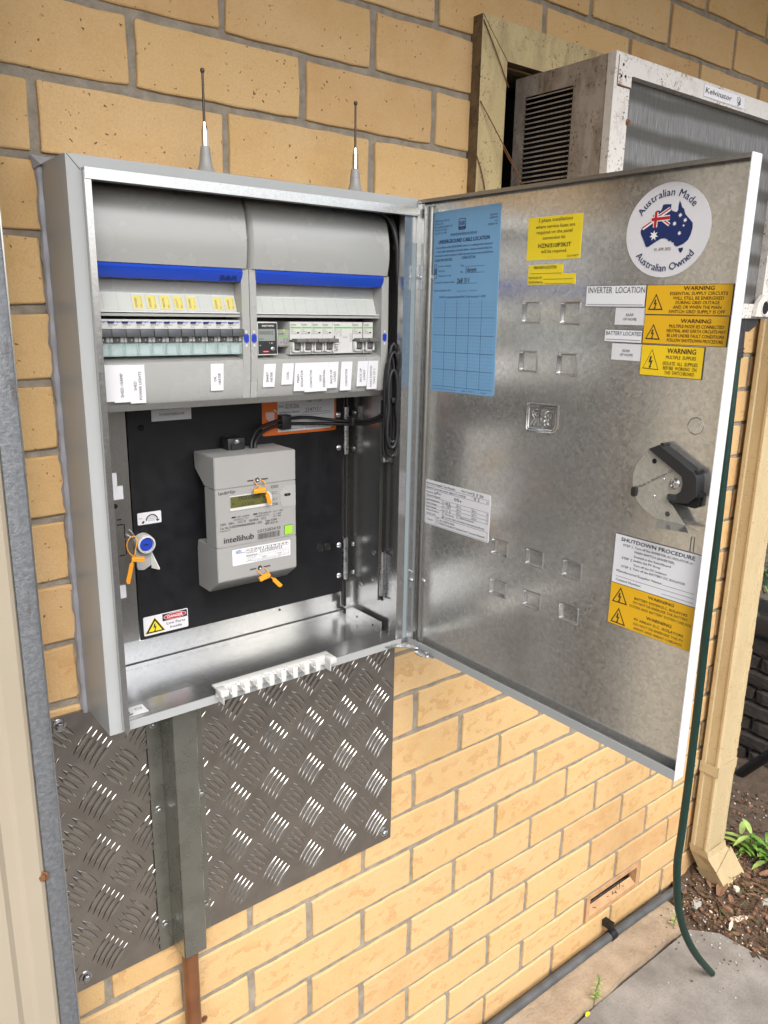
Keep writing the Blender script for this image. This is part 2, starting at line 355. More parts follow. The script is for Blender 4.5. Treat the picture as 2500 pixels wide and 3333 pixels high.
def screw(mb, p, ax, r, mat='zinc', hexa=True):
    p = Vector(p); ax = Vector(ax).normalized()
    mb.lathe(p, ax, [(r*1.75, 0), (r*1.75, r*.22), (r*1.1, r*.4)], mat, 18)
    mb.lathe(p, ax, [(r, r*.3), (r, r*1.1), (r*.8, r*1.25), (0, r*1.25)], mat, 6 if hexa else 16)

# ================================================================ SETTING
BOX = (-.118, .372, 1.1345, 1.8205); FY = -.095         # enclosure: x0, x1, z0, z1 and front plane
ACO = (.615, 1.25, 1.665, 2.056)                        # opening for the air conditioner
def inst(name, mesh, parent, loc, rot=(0, 0, 0), sc_=None):
    o = bpy.data.objects.new(name, mesh); col.objects.link(o); o.parent = parent
    o.location = Vector(loc)-Vector(WL[parent.name]); o.rotation_euler = rot
    if sc_: o.scale = sc_
    return o

# ---- ground
g = MB(); g.rect(Fr((0, 0, -.06), (1, 0, 0), (0, 1, 0)), -30, -30, 30, 30, 0, 'soil'); struct(g.build('ground'))
g = MB(); g.prism([(-6, -8), (3.2, -8), (2.1, -1.6), (1.62, -.55), (1.47, -.31), (1.455, -.18), (1.40, -.121), (1.0, -.119), (.9, -.124), (-6, -.12)], Fr((0, 0, 0), (1, 0, 0), (0, 1, 0)), -.05, .022, 'concrete')
struct(g.build('concrete_slab'))
g = MB(); P = [(-6, .0), (1.44, .0), (1.43, -.06), (1.385, -.112)]
for k in range(40): P.append((1.36-k*.05, -.112+.004*math.sin(k*1.7)+.003*math.sin(k*.6)))
P.append((-6, -.112))
g.prism(P, Fr((0, 0, 0), (1, 0, 0), (0, 1, 0)), -.05, .034, 'concrete_sandy'); struct(g.build('footing_strip'))
def soil_h(x, y):
    h = noise.noise(Vector((x*9, y*9, 0)))*.014+noise.noise(Vector((x*31, y*31, 3)))*.006+noise.noise(Vector((x*80, y*80, 5)))*.003
    d = min(1, max(0, (x-1.40)/.25)); return .012+h+.05*d*max(0, min(1, (y+.28)/.3))
g = MB(); nx, ny = 110, 90; X0, X1, Y0, Y1 = 1.33, 2.6, -.9, 1.0; vs = []; fs = []
for j in range(ny+1):
    for i in range(nx+1):
        x = X0+(X1-X0)*(i/nx)**1.3; y = Y0+(Y1-Y0)*j/ny; vs.append((x, y, soil_h(x, y)))
for j in range(ny):
    for i in range(nx): a = j*(nx+1)+i; fs.append((a, a+1, a+nx+2, a+nx+1))
g.add(vs, fs, 'soil', True); struct(g.build('garden_soil'))

# ---- brick wall: every brick its own part
ROW, PITCH = .08537, .24
wall = thing('brick_wall', 'buff brick wall with grey mortar joints behind the metal box', 'wall', (.6, .05, 0))
def brick_mesh(Lx, Lz, seed, mat='brick_buff'):
    rnd = random.Random(seed); mb = MB(); hx, hz = Lx/2, Lz/2; r = .0022; P = []
    nxs = max(2, int(Lx/.03)); 
    for k in range(nxs): P.append((-hx+r+(2*hx-2*r)*k/nxs, -hz))
    P += [(hx-r, -hz), (hx, -hz+r)]
    P += [(hx, 0), (hx, hz-r)]
    for k in range(nxs): P.append((hx-r-(2*hx-2*r)*k/nxs, hz))
    P += [(-hx+r, hz), (-hx, hz-r), (-hx, 0), (-hx, -hz+r)]
    J = [(x+rnd.uniform(-.0010, .0010), z+rnd.uniform(-.0011, .0011)) for x, z in P]; n = len(J)
    def ring(ins, y): return [(x*(1-ins/hx), y, z*(1-ins/hz)) for x, z in J]
    vs = ring(.0022, 0)+ring(.0006, .0010)+ring(0, .0032)+ring(0, .02)
    mb.add(vs, [list(range(n))]+[(k*n+i, (k+1)*n+i, (k+1)*n+(i+1) % n, k*n+(i+1) % n) for k in range(3) for i in range(n)], mat, False)
    o = mb.build('brick_proto'); me = o.data; bpy.data.objects.remove(o); return me
FULL = [[brick_mesh(.2295, .0758, k, m_) for k in range(6)] for m_ in ('brick_buff', 'brick_stained')]
VENT = (1.20, 2-21.5*ROW)
def subtract(r, o):
    x0, x1, z0, z1 = r; a0, a1, b0, b1 = o
    if x1 <= a0 or x0 >= a1 or z1 <= b0 or z0 >= b1: return [r]
    out = []
    if x0 < a0: out.append((x0, a0, z0, z1))
    if x1 > a1: out.append((a1, x1, z0, z1))
    m0, m1 = max(x0, a0), min(x1, a1)
    if z1 > b1: out.append((m0, m1, b1, z1))
    if z0 < b0: out.append((m0, m1, z0, b0))
    return out
VO = (1.0845, 1.3155, VENT[1]-.038, VENT[1]+.038); rest = MB(); nb = 0
bo = (BOX[0]+.002, BOX[1]-.002, BOX[2]+.0005, BOX[3]-.0005)
for k in range(-9, 23):
    zc = 2-(k+.5)*ROW; off = .12*(k % 2)
    for i in range(-5, 8):
        xc = off+PITCH*i+PITCH/2; x0, x1 = xc-.1148, xc+.1148
        if x1 > 1.795: x1 = 1.795
        if x1-x0 < .03: continue
        if abs(xc-VENT[0]) < .02 and abs(zc-VENT[1]) < .02: continue
        dx = random.uniform(-.0015, .0015); dz = random.uniform(-.0012, .0012); dy = random.uniform(-.0008, .0008)
        pcs = subtract((x0, x1, zc-.0379, zc+.0379), bo)
        pcs = [q for p_ in pcs for q in subtract(p_, ACO)]
        for (a, b_, c, d) in pcs:
            if b_-a < .008 or d-c < .006: continue
            far = zc > 2.36 or xc < -.36
            if far:
                rest.rbox((a, .0005, c), (b_, .02, d), .002, 'brick_buff', 1); continue
            low = k >= 9; full = b_-a > .229 and d-c > .075
            me = FULL[low][random.randrange(6)] if full else brick_mesh(b_-a, d-c, nb, 'brick_stained' if low else 'brick_buff')
            if not full: dx = dz = 0
            inst('brick', me, wall, ((a+b_)/2+dx, dy, (c+d)/2+dz), (0, random.uniform(-.004, .004), 0)); nb += 1
rb = rest.build('brick_surplus', wall); rb['kind'] = 'stuff'
mb = MB(); xs = sorted([-1.3, bo[0], bo[1], ACO[0], ACO[1], VO[0], VO[1], 1.79]); zs = [0, VO[2], VO[3], bo[2], ACO[2], bo[3], ACO[3], 2.78]
zs.sort()
for i in range(len(xs)-1):
    for j in range(len(zs)-1):
        cx, cz = (xs[i]+xs[i+1])/2, (zs[j]+zs[j+1])/2
        if any(o[0] < cx < o[1] and o[2] < cz < o[3] for o in (bo, ACO, VO)): continue
        mb.box((xs[i], .0042, zs[j]), (xs[i+1], .11, zs[j+1]), 'mortar')
mb.build('mortar', wall)
mb = MB(); x0, x1, z0, z1 = ACO                          # cavity behind the air conditioner opening, its shade put in as dark colour
mb.add([(x0, .11, z0), (x1, .11, z0), (x1, .11, z1), (x0, .11, z1), (x0, .4, z0), (x1, .4, z0), (x1, .4, z1), (x0, .4, z1)], [(4, 5, 6, 7), (0, 1, 5, 4), (1, 2, 6, 5), (2, 3, 7, 6), (3, 0, 4, 7)], 'timber_dark')
mb.build('dark_cavity', wall)
mb = MB(); x0, x1, z0, z1 = 1.0845, 1.3155, VENT[1]-.038, VENT[1]+.038
mb.box((x0, -.002, z0), (x1, .02, z0+.014), 'terracotta'); mb.box((x0, -.002, z1-.009), (x1, .02, z1), 'terracotta')
mb.box((x0, -.002, z0+.014), (x0+.014, .02, z1-.009), 'terracotta'); mb.box((x1-.014, -.002, z0+.014), (x1, .02, z1-.009), 'terracotta')
mb.add([(x0+.014, -.0015, z0+.014), (x1-.014, -.0015, z0+.014), (x1-.014, .016, z0+.026), (x0+.014, .016, z0+.026)], [(0, 1, 2, 3)], 'terracotta')
mb.add([(x0+.014, 0, z1-.0092), (x1-.014, 0, z1-.0092), (x1-.014, .039, z1-.0092), (x0+.014, .039, z1-.0092)], [(0, 1, 2, 3)], 'rust')
for q in range(10): a = random.uniform(x0+.02, x1-.03); mb.tube([(a, random.uniform(.002, .010), z0+random.uniform(.020, .028)), (a+random.uniform(-.01, .01), random.uniform(.0, .012), z0+random.uniform(.02, .045))], .0008, 'timber_dark', 4)
mb.box((x0, .04, z0), (x1, .06, z1), 'void')
mb.build('vent_brick', wall, 'terracotta air vent brick with a dark slot, low in the wall')
mb = MB(); screw(mb, (.0289, -.001, .5104), (0, -1, 0), .0035, 'rust'); mb.build('wall_screw', wall)
mb = MB(); screw(mb, (1.43, -.001, .50), (0, -1, 0), .004, 'rust'); mb.build('wall_screw', wall)

# ---- unseen eave added to darken the upper wall, unseen fence for brown reflections
mb = MB(); mb.box((-4, -.93, 2.62), (4, .3, 2.64), 'soffit'); mb.box((-4, -.95, 2.56), (4, -.93, 2.76), 'cream_paint'); struct(mb.build('shading_eave'))
fence = MB()
for k in range(60): fence.box((-3+k*.13, -3.4-.008*(k % 2), 0), (-3+k*.13+.122, -3.38-.008*(k % 2), 1.75+.02*math.sin(k*2.3)), 'fence_board')
f = fence.build('reflection_fence'); struct(f)  # fence added behind the camera, seen only as brown reflections in the metal


# ---- dark retaining wall past the house corner
rw = thing('retaining_wall', 'dark rough stone retaining wall past the corner of the house', 'wall', (2.3, .3, 0))
mb = MB(); mb.box((2.325, -.7, -.06), (2.5, 1.4, .52), 'dark_joint'); mb.build('joint_bed', rw)
def stone_mesh(L, H, D, seed, mat):
    rnd = random.Random(seed); bm = bmesh.new(); bmesh.ops.create_cube(bm, size=1)
    bmesh.ops.bevel(bm, geom=bm.edges[:], offset=.14, segments=1, affect='EDGES')
    for v in bm.verts: v.co = Vector((v.co.x*D*(1+rnd.uniform(-.2, .2)), v.co.y*L*(1+rnd.uniform(-.05, .05)), v.co.z*H*(1+rnd.uniform(-.06, .06))))
    m_ = MB(); m_.addbm(bm, mat); bm.free(); o = m_.build('p'); me = o.data; bpy.data.objects.remove(o); return me
ST = [stone_mesh(.185, .054, .05, k, 'dark_stone') for k in range(5)]
for r in range(9):
    for i in range(10): inst('stone', ST[random.randrange(5)], rw, (2.318, -.6+i*.2+.1*(r % 2), .012+r*.062), (random.uniform(-.03, .03), 0, 0))
mb = MB(); mb.rbox((2.27, -.7, .566), (2.47, 1.4, .63), .006, 'timber_dark'); mb.build('capping', rw)

# ================================================================ THINGS ON THE WALL
# ---- tread plate
PZ0, PZ1, PX0, PX1 = .688, 1.133, -.24, .4205
tp = thing('tread_plate', 'aluminium five-bar tread plate bolted to the bricks under the box', 'metal plate', (.1, 0, PZ0))
mb = MB(); mb.box((PX0, -.0045, PZ0), (PX1, -.0012, PZ1), 'aluminium_tread'); mb.build('sheet', tp)
def bar_mesh():
    mb = MB(); L, Wd = .0228, .0036; n = 6; vs = []; 
    for k in range(n+1):
        t = -1+2*k/n; e = 1-t*t; h = .0012*min(1, e*2.2); i = max(0, Wd*e-.0007)
        vs += [(t*L, 0, -Wd*e), (t*L*.97, -h, -i), (t*L*.97, -h*1.42, 0), (t*L*.97, -h, i), (t*L, 0, Wd*e)]
    fs = []
    for k in range(n):
        a = k*5; fs += [(a+j, a+5+j, a+6+j, a+1+j) for j in range(4)]
    mb.add(vs, fs, 'aluminium_bar', True); o = mb.build('p'); me = o.data; bpy.data.objects.remove(o); return me
BAR = bar_mesh(); bars = []
for i in range(-2, 9):
    for j in range(-2, 7):
        ax, az = -.1145+.0711*i, 1.0729-.0853*j
        for (cx, cz, dx, dz, ang) in ((ax, az, .0063, -.0077, math.atan2(.0335, .0279)), (ax+.0355, az-.0427, -.0065, -.0077, math.atan2(-.033, .0276))):
            for q in range(-2, 3):
                x, z = cx+dx*q, cz+dz*q; ex, ez = abs(math.cos(ang))*.021, abs(math.sin(ang))*.021
                if x-ex < -.232 or x+ex > PX1-.001 or z-ez < PZ0+.001 or z+ez > PZ1-.001: continue
                if x-ex > -.036 and x+ex < .042: continue
                bars.append((x, z, ang))
bars.sort(key=lambda b: (b[0]+.4)**2+(b[1]-1.5)**2)
for k, (x, z, a) in enumerate(bars[:300]): inst('tread_bar', BAR, tp, (x, -.0045, z), (0, -a, 0))
if len(bars) > 300:
    mb = MB()
    for x, z, a in bars[300:]:
        R = Matrix.Rotation(-a, 3, 'Y'); mb.add([R @ v.co+Vector((x, -.0045, z)) for v in BAR.vertices], [tuple(p.vertices) for p in BAR.polygons], 'aluminium_bar', True)
    o = mb.build('tread_bar_remainder', tp); o['kind'] = 'stuff'
for x, z in ((-.1558, 1.1203), (-.1521, .7086), (.4041, .7076)):
    mb = MB(); screw(mb, (x, -.0045, z), (0, -1, 0), .0052); mb.build('bolt', tp)
# ---- cable duct
cd = thing('cable_duct', 'galvanised top-hat cable duct running down from the box over tread plate', 'cable duct', (0, 0, .69))
mb = MB(); zt, zb = 1.1335, .691
prof = [(-.0395, -.0062), (-.0395, -.0076), (-.0195, -.0076), (-.0185, -.0085), (-.0178, -.049), (-.0165, -.0505), (.0175, -.0505), (.0188, -.049), (.0195, -.0085), (.0205, -.0076), (.0455, -.0076), (.0455, -.0062)]
n = len(prof); vs = [(x, y, zb if abs(y) < .01 else zb+.006) for x, y in prof]+[(x, y, zt) for x, y in prof]
mb.add(vs, [(i, i+1, n+i+1, n+i) for i in range(n-1)], 'galv_duct'); mb.build('channel', cd)
for x, z in ((-.0288, .9401), (-.0296, .7377), (-.0289, 1.0806), (.0385, .738), (.0384, .9408)):
    mb = MB(); screw(mb, (x, -.0076, z), (0, -1, 0), .0034); mb.build('screw', cd)
mb = MB(); mb.tube([(-.0015, -.030, .02), (-.0015, -.030, .72)], .0128, 'pvc_brown', 24); o = mb.build('conduit_pipe', loc=(-.0015, -.03, .02)); tag(o, 'brown conduit pipe dropping from the bottom of the galvanised duct', 'pipe')
# ---- steel post and cream cladding at the left
mb = MB(); mb.rbox((-.2180, -.130, .02), (-.1955, -.105, 2.58), .0025, 'galv_post'); mb.box((-.1965, -.1306, .02), (-.1950, -.1296, 2.58), 'galv')
tag(mb.build('steel_post', loc=(-.207, -.1, .02)), 'weathered grey galvanised steel post at the left edge of the brick wall', 'post')
pr = [(-0.2173, -0.1260), (-0.2200, -0.1315), (-0.2241, -0.1340), (-0.2422, -0.1345), (-0.2485, -0.1310), (-0.2594, -0.1305), (-0.2658, -0.1355), (-0.3365, -0.1365), (-0.3428, -0.1310), (-0.3537, -0.1305), (-0.3600, -0.1355), (-0.4271, -0.1365), (-0.4362, -0.1305), (-0.4470, -0.1305), (-0.4543, -0.1355), (-0.9438, -0.1355)]
mb = MB(); n = len(pr); mb.add([(x, y, .02) for x, y in pr]+[(x, y, 2.58) for x, y in pr], [(i, n+i, n+i+1, i+1) for i in range(n-1)], 'cream_sheet'); 
cs = thing('cladding_sheet', 'cream ribbed metal cladding sheet beside the grey steel post', 'cladding', (-.5, -.13, .02)); mb.build('sheet', cs)
mb = MB(); mb.box((-.1985, -.1048, .02), (-.1967, -.001, 2.58), 'timber_edge'); mb.build('slot_shade_sheet', cs)  # unseen dark sheet added behind the post to keep the brick gap dark
mb = MB(); screw(mb, (-.2215, -.132, 1.0005), (-.25, -1, 0), .004, 'rust'); mb.build('screw', cs, 'rusty screw head')

# ---- timber frame round the air conditioner opening
tf = thing('timber_frame', 'dirty mustard painted timber frame on the bricks around the air conditioner', 'frame', (.93, 0, 1.66))
def board(nm, x0, x1, z0, z1, mit):
    mb = MB(); fr = FRONT(0); P = mit
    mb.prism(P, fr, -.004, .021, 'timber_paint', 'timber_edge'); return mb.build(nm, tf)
board('side_board', 0, 0, 0, 0, [(.555, 1.665), (.614, 1.665), (.614, 2.0565), (.555, 2.1135)])
board('top_board', 0, 0, 0, 0, [(.5556, 2.1145), (.615, 2.0575), (1.252, 2.0575), (1.31, 2.1145)])
board('side_board', 0, 0, 0, 0, [(1.253, 1.665), (1.31, 1.665), (1.31, 2.1135), (1.253, 2.0565)])
mb = MB()
for a, b in (((.556, -.0225, 2.105), (.618, -.0225, 2.02)), ((.556, -.0225, 1.99), (.625, -.05, 1.885)), ((.553, -.0225, 1.91), (.575, -.0225, 1.86)), ((.614, -.02, 1.93), (.66, -.04, 1.86))):
    a, b = Vector(a), Vector(b); mb.tube([a, a.lerp(b, .35)+Vector((.003, -.001, -.004)), a.lerp(b, .7)+Vector((.002, -.001, -.003)), b], .0009, 'rust', 5)
mb.build('cobweb', tf)

# ---- air conditioner
AX0, AX1, AY, AZ0, AZ1 = .665, 1.232, -.193, 1.664, 2.043
ac = thing('air_conditioner', 'old dirty white window air conditioner jutting from the brick wall', 'air conditioner', (.95, -.05, AZ0))
LY0, LY1, LZ0, LZ1 = -.1175, -.0165, 1.74, 2.0133
mb = MB(); t = .003
for a, b in (((AX0, AY, AZ0), (AX0+t, LY0, AZ1)), ((AX0, LY1, AZ0), (AX0+t, .006, AZ1)), ((AX0, LY0, LZ1), (AX0+t, LY1, AZ1)), ((AX0, LY0, AZ0), (AX0+t, LY1, LZ0))): mb.box(a, b, 'ac_side')
mb.box((AX0+.0005, AY, AZ1), (AX1, .006, AZ1+.002), 'ac_side'); mb.box((AX0+.0005, AY, AZ0-.002), (AX1, .12, AZ0), 'ac_side'); mb.box((AX1, AY, AZ0), (AX1+t, .12, AZ1), 'ac_side')
mb.box((AX0+.004, .001, AZ0), (AX1, .005, AZ1), 'void'); mb.build('cabinet', ac)  # black back sheet stands in for the shade inside
mb = MB(); mb.box((AX0+.05, -.16, AZ0+.01), (AX0+.055, .1, AZ1-.01), 'void'); mb.build('dark_backing', ac)  # black sheet standing in for the shade behind the louvres
N = 36
slat = MB(); slat.add([(0, LY0+.0005, 0), (0, LY1-.0005, 0), (0, LY1-.0005, .0020), (0, LY0+.0005, .0020), (.003, LY0+.0005, .0032), (.003, LY1-.0005, .0032)], [(0, 3, 2, 1), (3, 4, 5, 2)], 'ac_side')
o = slat.build('p'); SL = o.data; bpy.data.objects.remove(o)
for k in range(N): inst('louvre_slat', SL, ac, (AX0-.0006, 0, LZ0+(LZ1-LZ0)*(k+.35)/N))
mb = MB(); F = .0
mb.box((AX0-.0012, AY-.002, AZ0), (AX0+.039, AY+.012, AZ1-.0255), 'ac_white'); mb.box((AX0-.0012, AY-.0025, AZ1-.0252), (AX1, AY+.012, AZ1+.0025), 'ac_white')
mb.box((AX0+.0392, AY-.002, AZ0-.001), (AX1, AY+.012, AZ0+.0265), 'ac_white'); mb.box((AX1-.04, AY-.0021, AZ0+.0268), (AX1+.001, AY+.012, AZ1-.0255), 'ac_white'); mb.build('front_frame', ac)
mb = MB(); mb.box((AX0+.02, AY+.012, AZ0+.01), (AX1-.02, AY+.03, AZ1-.01), 'coil_fins'); mb.build('condenser_coil', ac)
fa = FRONT(AY-.0026)
mb = MB(); mb.prism([(.671, 2.041), (.713, 2.041), (.713, 2.018), (.7045, 2.0165), (.7045, 2.000), (.671, 2.000)], fa, 0, .0012, 'ac_white', 'rust')
for x, z in ((.6815, 2.029), (.678, 2.013), (.6885, 2.014)): mb.prism(circ(x, z, .0023, 12), fa, None, .0014, 'void')
for k in range(26):
    x, z = random.gauss(.676, .004), random.gauss(2.008, .009)
    if .672 < x < .70 and 2.001 < z < 2.036: mb.prism([(x+random.uniform(.6, 1.7)*.001*math.cos(a), z+random.uniform(.6, 1.7)*.001*math.sin(a)) for a in (0, 1, 2, 3, 4, 5)], fa, None, .0013, 'rust')
mb.line(fa, (.6715, 2.0005), (.7042, 2.0005), .0014, .0013, 'rust')
mb.build('corner_plate', ac, 'rusting corner plate with three holes')
mb = MB(); fb = FRONT(AY-.0026); mb.prism([(.905, 2.0225), (1.035, 2.0225), (1.035, 2.0405), (.905, 2.0405)], fb, 0, .001, 'paper')
mb.text(fb, 'Kelvinator', .9085, 2.0285, .0082, 'ink_grey', .083, 1.2, z=.0013, shear=.15)
mb.prism(circ(1.016, 2.0335, .0058, 14), fb, None, .0012, 'ink_grey'); mb.prism(circ(1.0145, 2.0342, .0040, 12), fb, None, .0014, 'paper'); mb.line(fb, (1.0095, 2.037), (1.0215, 2.029), .0012, .0016, 'ink_grey'); mb.line(fb, (1.012, 2.0245), (1.022, 2.0285), .002, .0016, 'ink_grey')
mb.build('badge', ac)
fc = FRONT(-.1958); mb = MB(); P = [(1.158, 1.6665), (1.1645, 1.6935), (1.181, 1.7085), (1.235, 1.7105), (1.235, 1.6665)]
mb.prism(P, fc, 0, .008, 'ac_white'); mb.prism(circ(1.1935, 1.6835, .0125, 24), fc, None, .0084, 'void'); 
mb.lathe((1.1935, -.2042, 1.6835), (0, -1, 0), [(.0125, 0), (.0145, .0015), (.0165, 0)], 'ac_white', 24); mb.build('drain_bracket', ac, 'white bracket with a round black hole')
mb = MB(); screw(mb, (.704, AY-.003, 1.953), (-.6, -.8, 0), .0026, 'rust'); mb.build('screw', ac)
mb = MB(); mb.prism([(1.13, 1.6635), (1.20, 1.6635), (1.20, 1.652), (1.168, 1.637), (1.13, 1.637)], FRONT(-.16), 0, .03, 'plastic_dark'); mb.tube([(1.148, -.178, 1.66), (1.150, -.180, 1.585)], .0125, 'plastic_dark', 16)
for z in (1.605, 1.598, 1.591): mb.tube([(1.150, -.180, z), (1.150, -.180, z-.003)], .0138, 'plastic_dark', 16)
mb.build('drain_fitting', ac, 'black drain fitting under the cabinet')
# ---- hose
hp = [(1.150, -.180, 1.60), (1.151, -.184, 1.38), (1.156, -.187, 1.03), (1.159, -.190, .73), (1.150, -.195, .5), (1.1435, -.197, .4168), (1.1490, -.1995, .355), (1.1573, -.204, .2945), (1.174, -.211, .234), (1.1991, -.221, .1736), (1.2348, -.232, .1143), (1.2751, -.240, .0627), (1.2980, -.245, .0352)]
mb = MB(); path = cr(hp, 8); mb.tube(path, .0090, 'hose_green', 14)
mb.tube([path[-1], path[-1]+(path[-1]-path[-2]).normalized()*.0004], .0062, 'void', 12)
tag(mb.build('garden_hose', loc=(1.16, -.2, .03)), 'dark green braided hose hanging from the air conditioner down to the concrete', 'hose')

# ---- downpipe
dp = thing('downpipe', 'cream rectangular downpipe strapped to the brick wall near the corner', 'downpipe', (1.61, -.035, .1))
DX0, DX1, DY0, DY1 = 1.555, 1.652, -.066, -.011
def dprof(ix): return [(DX0+.006, DY0), (DX0+.02, DY0-.0), (DX0+.023, DY0+.003), (DX1-.02, DY0+.003), (DX1-.017, DY0), (DX1-.004, DY0), (DX1, DY0+.004), (DX1, DY1-.004), (DX1-.004, DY1), (DX0+.004, DY1), (DX0, DY1-.004), (DX0, DY1-.013), (DX0+.003, DY1-.016), (DX0+.003, DY0+.014), (DX0, DY0+.011), (DX0, DY0+.005)]
def loft(mb, rings, mat):
    n = len(rings[0])
    for a, b in zip(rings[:-1], rings[1:]): mb.add(list(a)+list(b), [(i, (i+1) % n, n+(i+1) % n, n+i) for i in range(n)], mat)
mb = MB(); p_ = dprof(0); loft(mb, [[(x, y, z) for x, y in p_] for z in (.155, 2.75)], 'pipe_paint'); mb.build('pipe', dp)
# shoe: turns out from the wall
mb = MB(); c0 = Vector((1.6035, -.0385, .162)); d1 = Vector((.42, -.30, -.86)).normalized()
def ringat(c, ux, uy, hx, hy): return [tuple(c+ux*a*hx+uy*b*hy) for a, b in ((-1, -1), (1, -1), (1, 1), (-1, 1))]
X_, Y_ = Vector((1, 0, 0)), Vector((0, 1, 0)); ux = (X_-d1*d1.x).normalized(); uy = d1.cross(ux); uy = uy if uy.y > 0 else -uy
loft(mb, [ringat(c0, X_, Y_, .0495, .0285), ringat(c0+Vector((.004, -.004, -.022)), X_, Y_, .0495, .0285), ringat(c0+Vector((.025, -.018, -.062)), ux, uy, .0495, .0285)], 'pipe_paint')
c1 = c0+Vector((.022, -.016, -.056))
loft(mb, [ringat(c1, ux, uy, .052, .031), ringat(c1+d1*.055, ux, uy, .052, .031)], 'pipe_paint')
c2 = c1+d1*.05+Vector((.006, -.004, 0)); loft(mb, [ringat(c2, ux, uy, .046, .027), ringat(c2+d1*.06, ux, uy, .046, .027)], 'pipe_paint')
mb.build('shoe', dp, 'angled shoe at the foot of the downpipe')
mb = MB(); z0, z1 = .405, .437
mb.box((DX0-.0016, DY0-.0012, z0), (DX0-.0004, DY1, z1), 'pipe_paint'); mb.box((DX0-.0016, DY0-.0016, z0+.0005), (DX1+.0016, DY0-.0004, z1-.0005), 'pipe_paint'); mb.box((DX1+.0004, DY0-.0012, z0), (DX1+.0016, DY1, z1), 'pipe_paint')
mb.prism(rrect(DX0-.034, z0-.002, DX0+.003, z1+.002, .012), FRONT(-.002), 0, .003, 'pipe_paint'); mb.prism(circ(DX0-.018, .421, .0032, 10), FRONT(-.002), None, .0033, 'void')
mb.build('strap', dp)
# ---- grey conduit along the foot of the wall
mb = MB(); pth = [(-.9, -.030, .064), (.4, -.030, .065), (.9, -.030, .0655), (1.2, -.030, .065), (1.42, -.031, .058), (1.5, -.032, .05)]
gc = thing('ground_conduit', 'grey electrical conduit running along the foot of the brick wall', 'pipe', (.5, -.03, .05))
mb.tube(cr(pth, 6), .0112, 'conduit_grey', 14); mb.build('pipe', gc)
mb = MB(); mb.tube([(1.158, -.030, .067), (1.178, -.030, .067)], .0142, 'black_rubber', 16); mb.box((1.160, -.03, .082), (1.176, -.003, .10), 'black_rubber'); mb.build('saddle_clip', gc, 'black saddle clip')

# ================================================================ ENCLOSURE
x0, x1, z0, z1 = BOX; IY = .066                           # IY: inner back plane
en = thing('electrical_enclosure', 'open light grey metal electrical enclosure set into the brick wall', 'electrical box', (.127, 0, z0))
mb = MB(); t = .0015
mb.box((x0, FY, z0), (x0+t, .075, z1), 'paint_grey'); mb.box((x1-t, FY+.002, z0), (x1, .075, z1), 'paint_grey')
mb.box((x0+t, FY, z1-t), (x1-t, .075, z1), 'paint_grey'); mb.box((x0+t, FY, z0), (x1-t, .075, z0+t), 'paint_grey')
mb.box((x0+t, FY-.0002, z0+.0123), (-.1022, FY+.0012, z1-.0125), 'paint_grey')       # left front flange
mb.box((x0+t, FY-.0003, z1-.0125), (x1-.001, FY+.0012, z1-.0001), 'paint_grey')        # top front flange
mb.box((x0+t, FY-.0003, z0+.0001), (x1-.012, FY+.0012, z0+.0122), 'paint_grey')
mb.line(FRONT(FY-.0006), (x0+.0015, z1-.0006), (-.1030, z1-.0155), .0007, .0001, 'ink_grey')
mb.build('outer_shell', en)
mb = MB()
mb.box((x0+t, -.0935, z0+.0125), (x0+.0035, IY, z1-.003), 'galv'); mb.box((.3615, -.0935, z0+.0125), (x1-t, IY, z1-.003), 'galv')
mb.box((x0+.0035, -.0935, z1-.0045), (.3615, IY, z1-.003), 'galv'); mb.box((x0+.002, IY, z0+.002), (x1-.002, IY+.002, z1-.002), 'galv')
mb.box((x0+.0035, -.052, z0+.004), (.3615, IY, z0+.0062), 'galv')                        # floor
mb.add([(x0+.0035, FY+.0015, z0+.0123), (.3605, FY+.0015, z0+.0123), (.3605, -.0515, z0+.0126), (x0+.0035, -.0515, z0+.0126), (.3605, -.0515, z0+.0062), (x0+.0035, -.0515, z0+.0062)], [(0, 1, 2, 3), (3, 2, 4, 5)], 'galv')
mb.box((.3475, FY-.0002, z0+.006), (.3700, FY+.0014, z1-.013), 'galv'); mb.box((.3475, FY+.0014, z0+.006), (.3488, FY+.012, z1-.013), 'galv')
mb.box((.3615, FY-.0008, z0+.012), (.3690, FY-.0003, z1-.06), 'film_blue')
# low skirt along the right wall and the back
mb.box((.352, -.05, z0+.0063), (.3535, .05, z0+.028), 'galv'); mb.box((x0+.01, .0605, z0+.0063), (.3535, .0625, z0+.012), 'galv')
for y in (-.03, .015): mb.add([(.3518, y, z0+.014), (.3518, y+.004, z0+.013), (.3518, y+.004, z0+.016), (.3518, y, z0+.017)], [(0, 1, 2, 3)], 'void')
mb.box((.3685, -.0985, z0+.003), (.3742, -.0955, z1-.004), 'galv'); mb.box((.3725, -.0952, z0+.003), (.3865, -.0940, z1-.004), 'galv_old')
mb.build('inner_lining', en)
mb = MB()                                                # raw galvanised rain lips at the left and the top
mb.box((-.1022, -.1035, z0+.004), (-.0950, -.0910, z1-.0155), 'galv'); mb.add([(-.1022, -.1035, z0+.004), (-.0950, -.1035, z0+.004), (-.0950, -.0950, z0+.004), (-.0985, -.1037, z0-.004)], [(0, 1, 3), (1, 2, 3), (2, 0, 3)], 'galv')
mb.box((-.1020, -.1055, z1-.0245), (.366, -.0910, z1-.0130), 'galv'); mb.build('rain_lip', en)
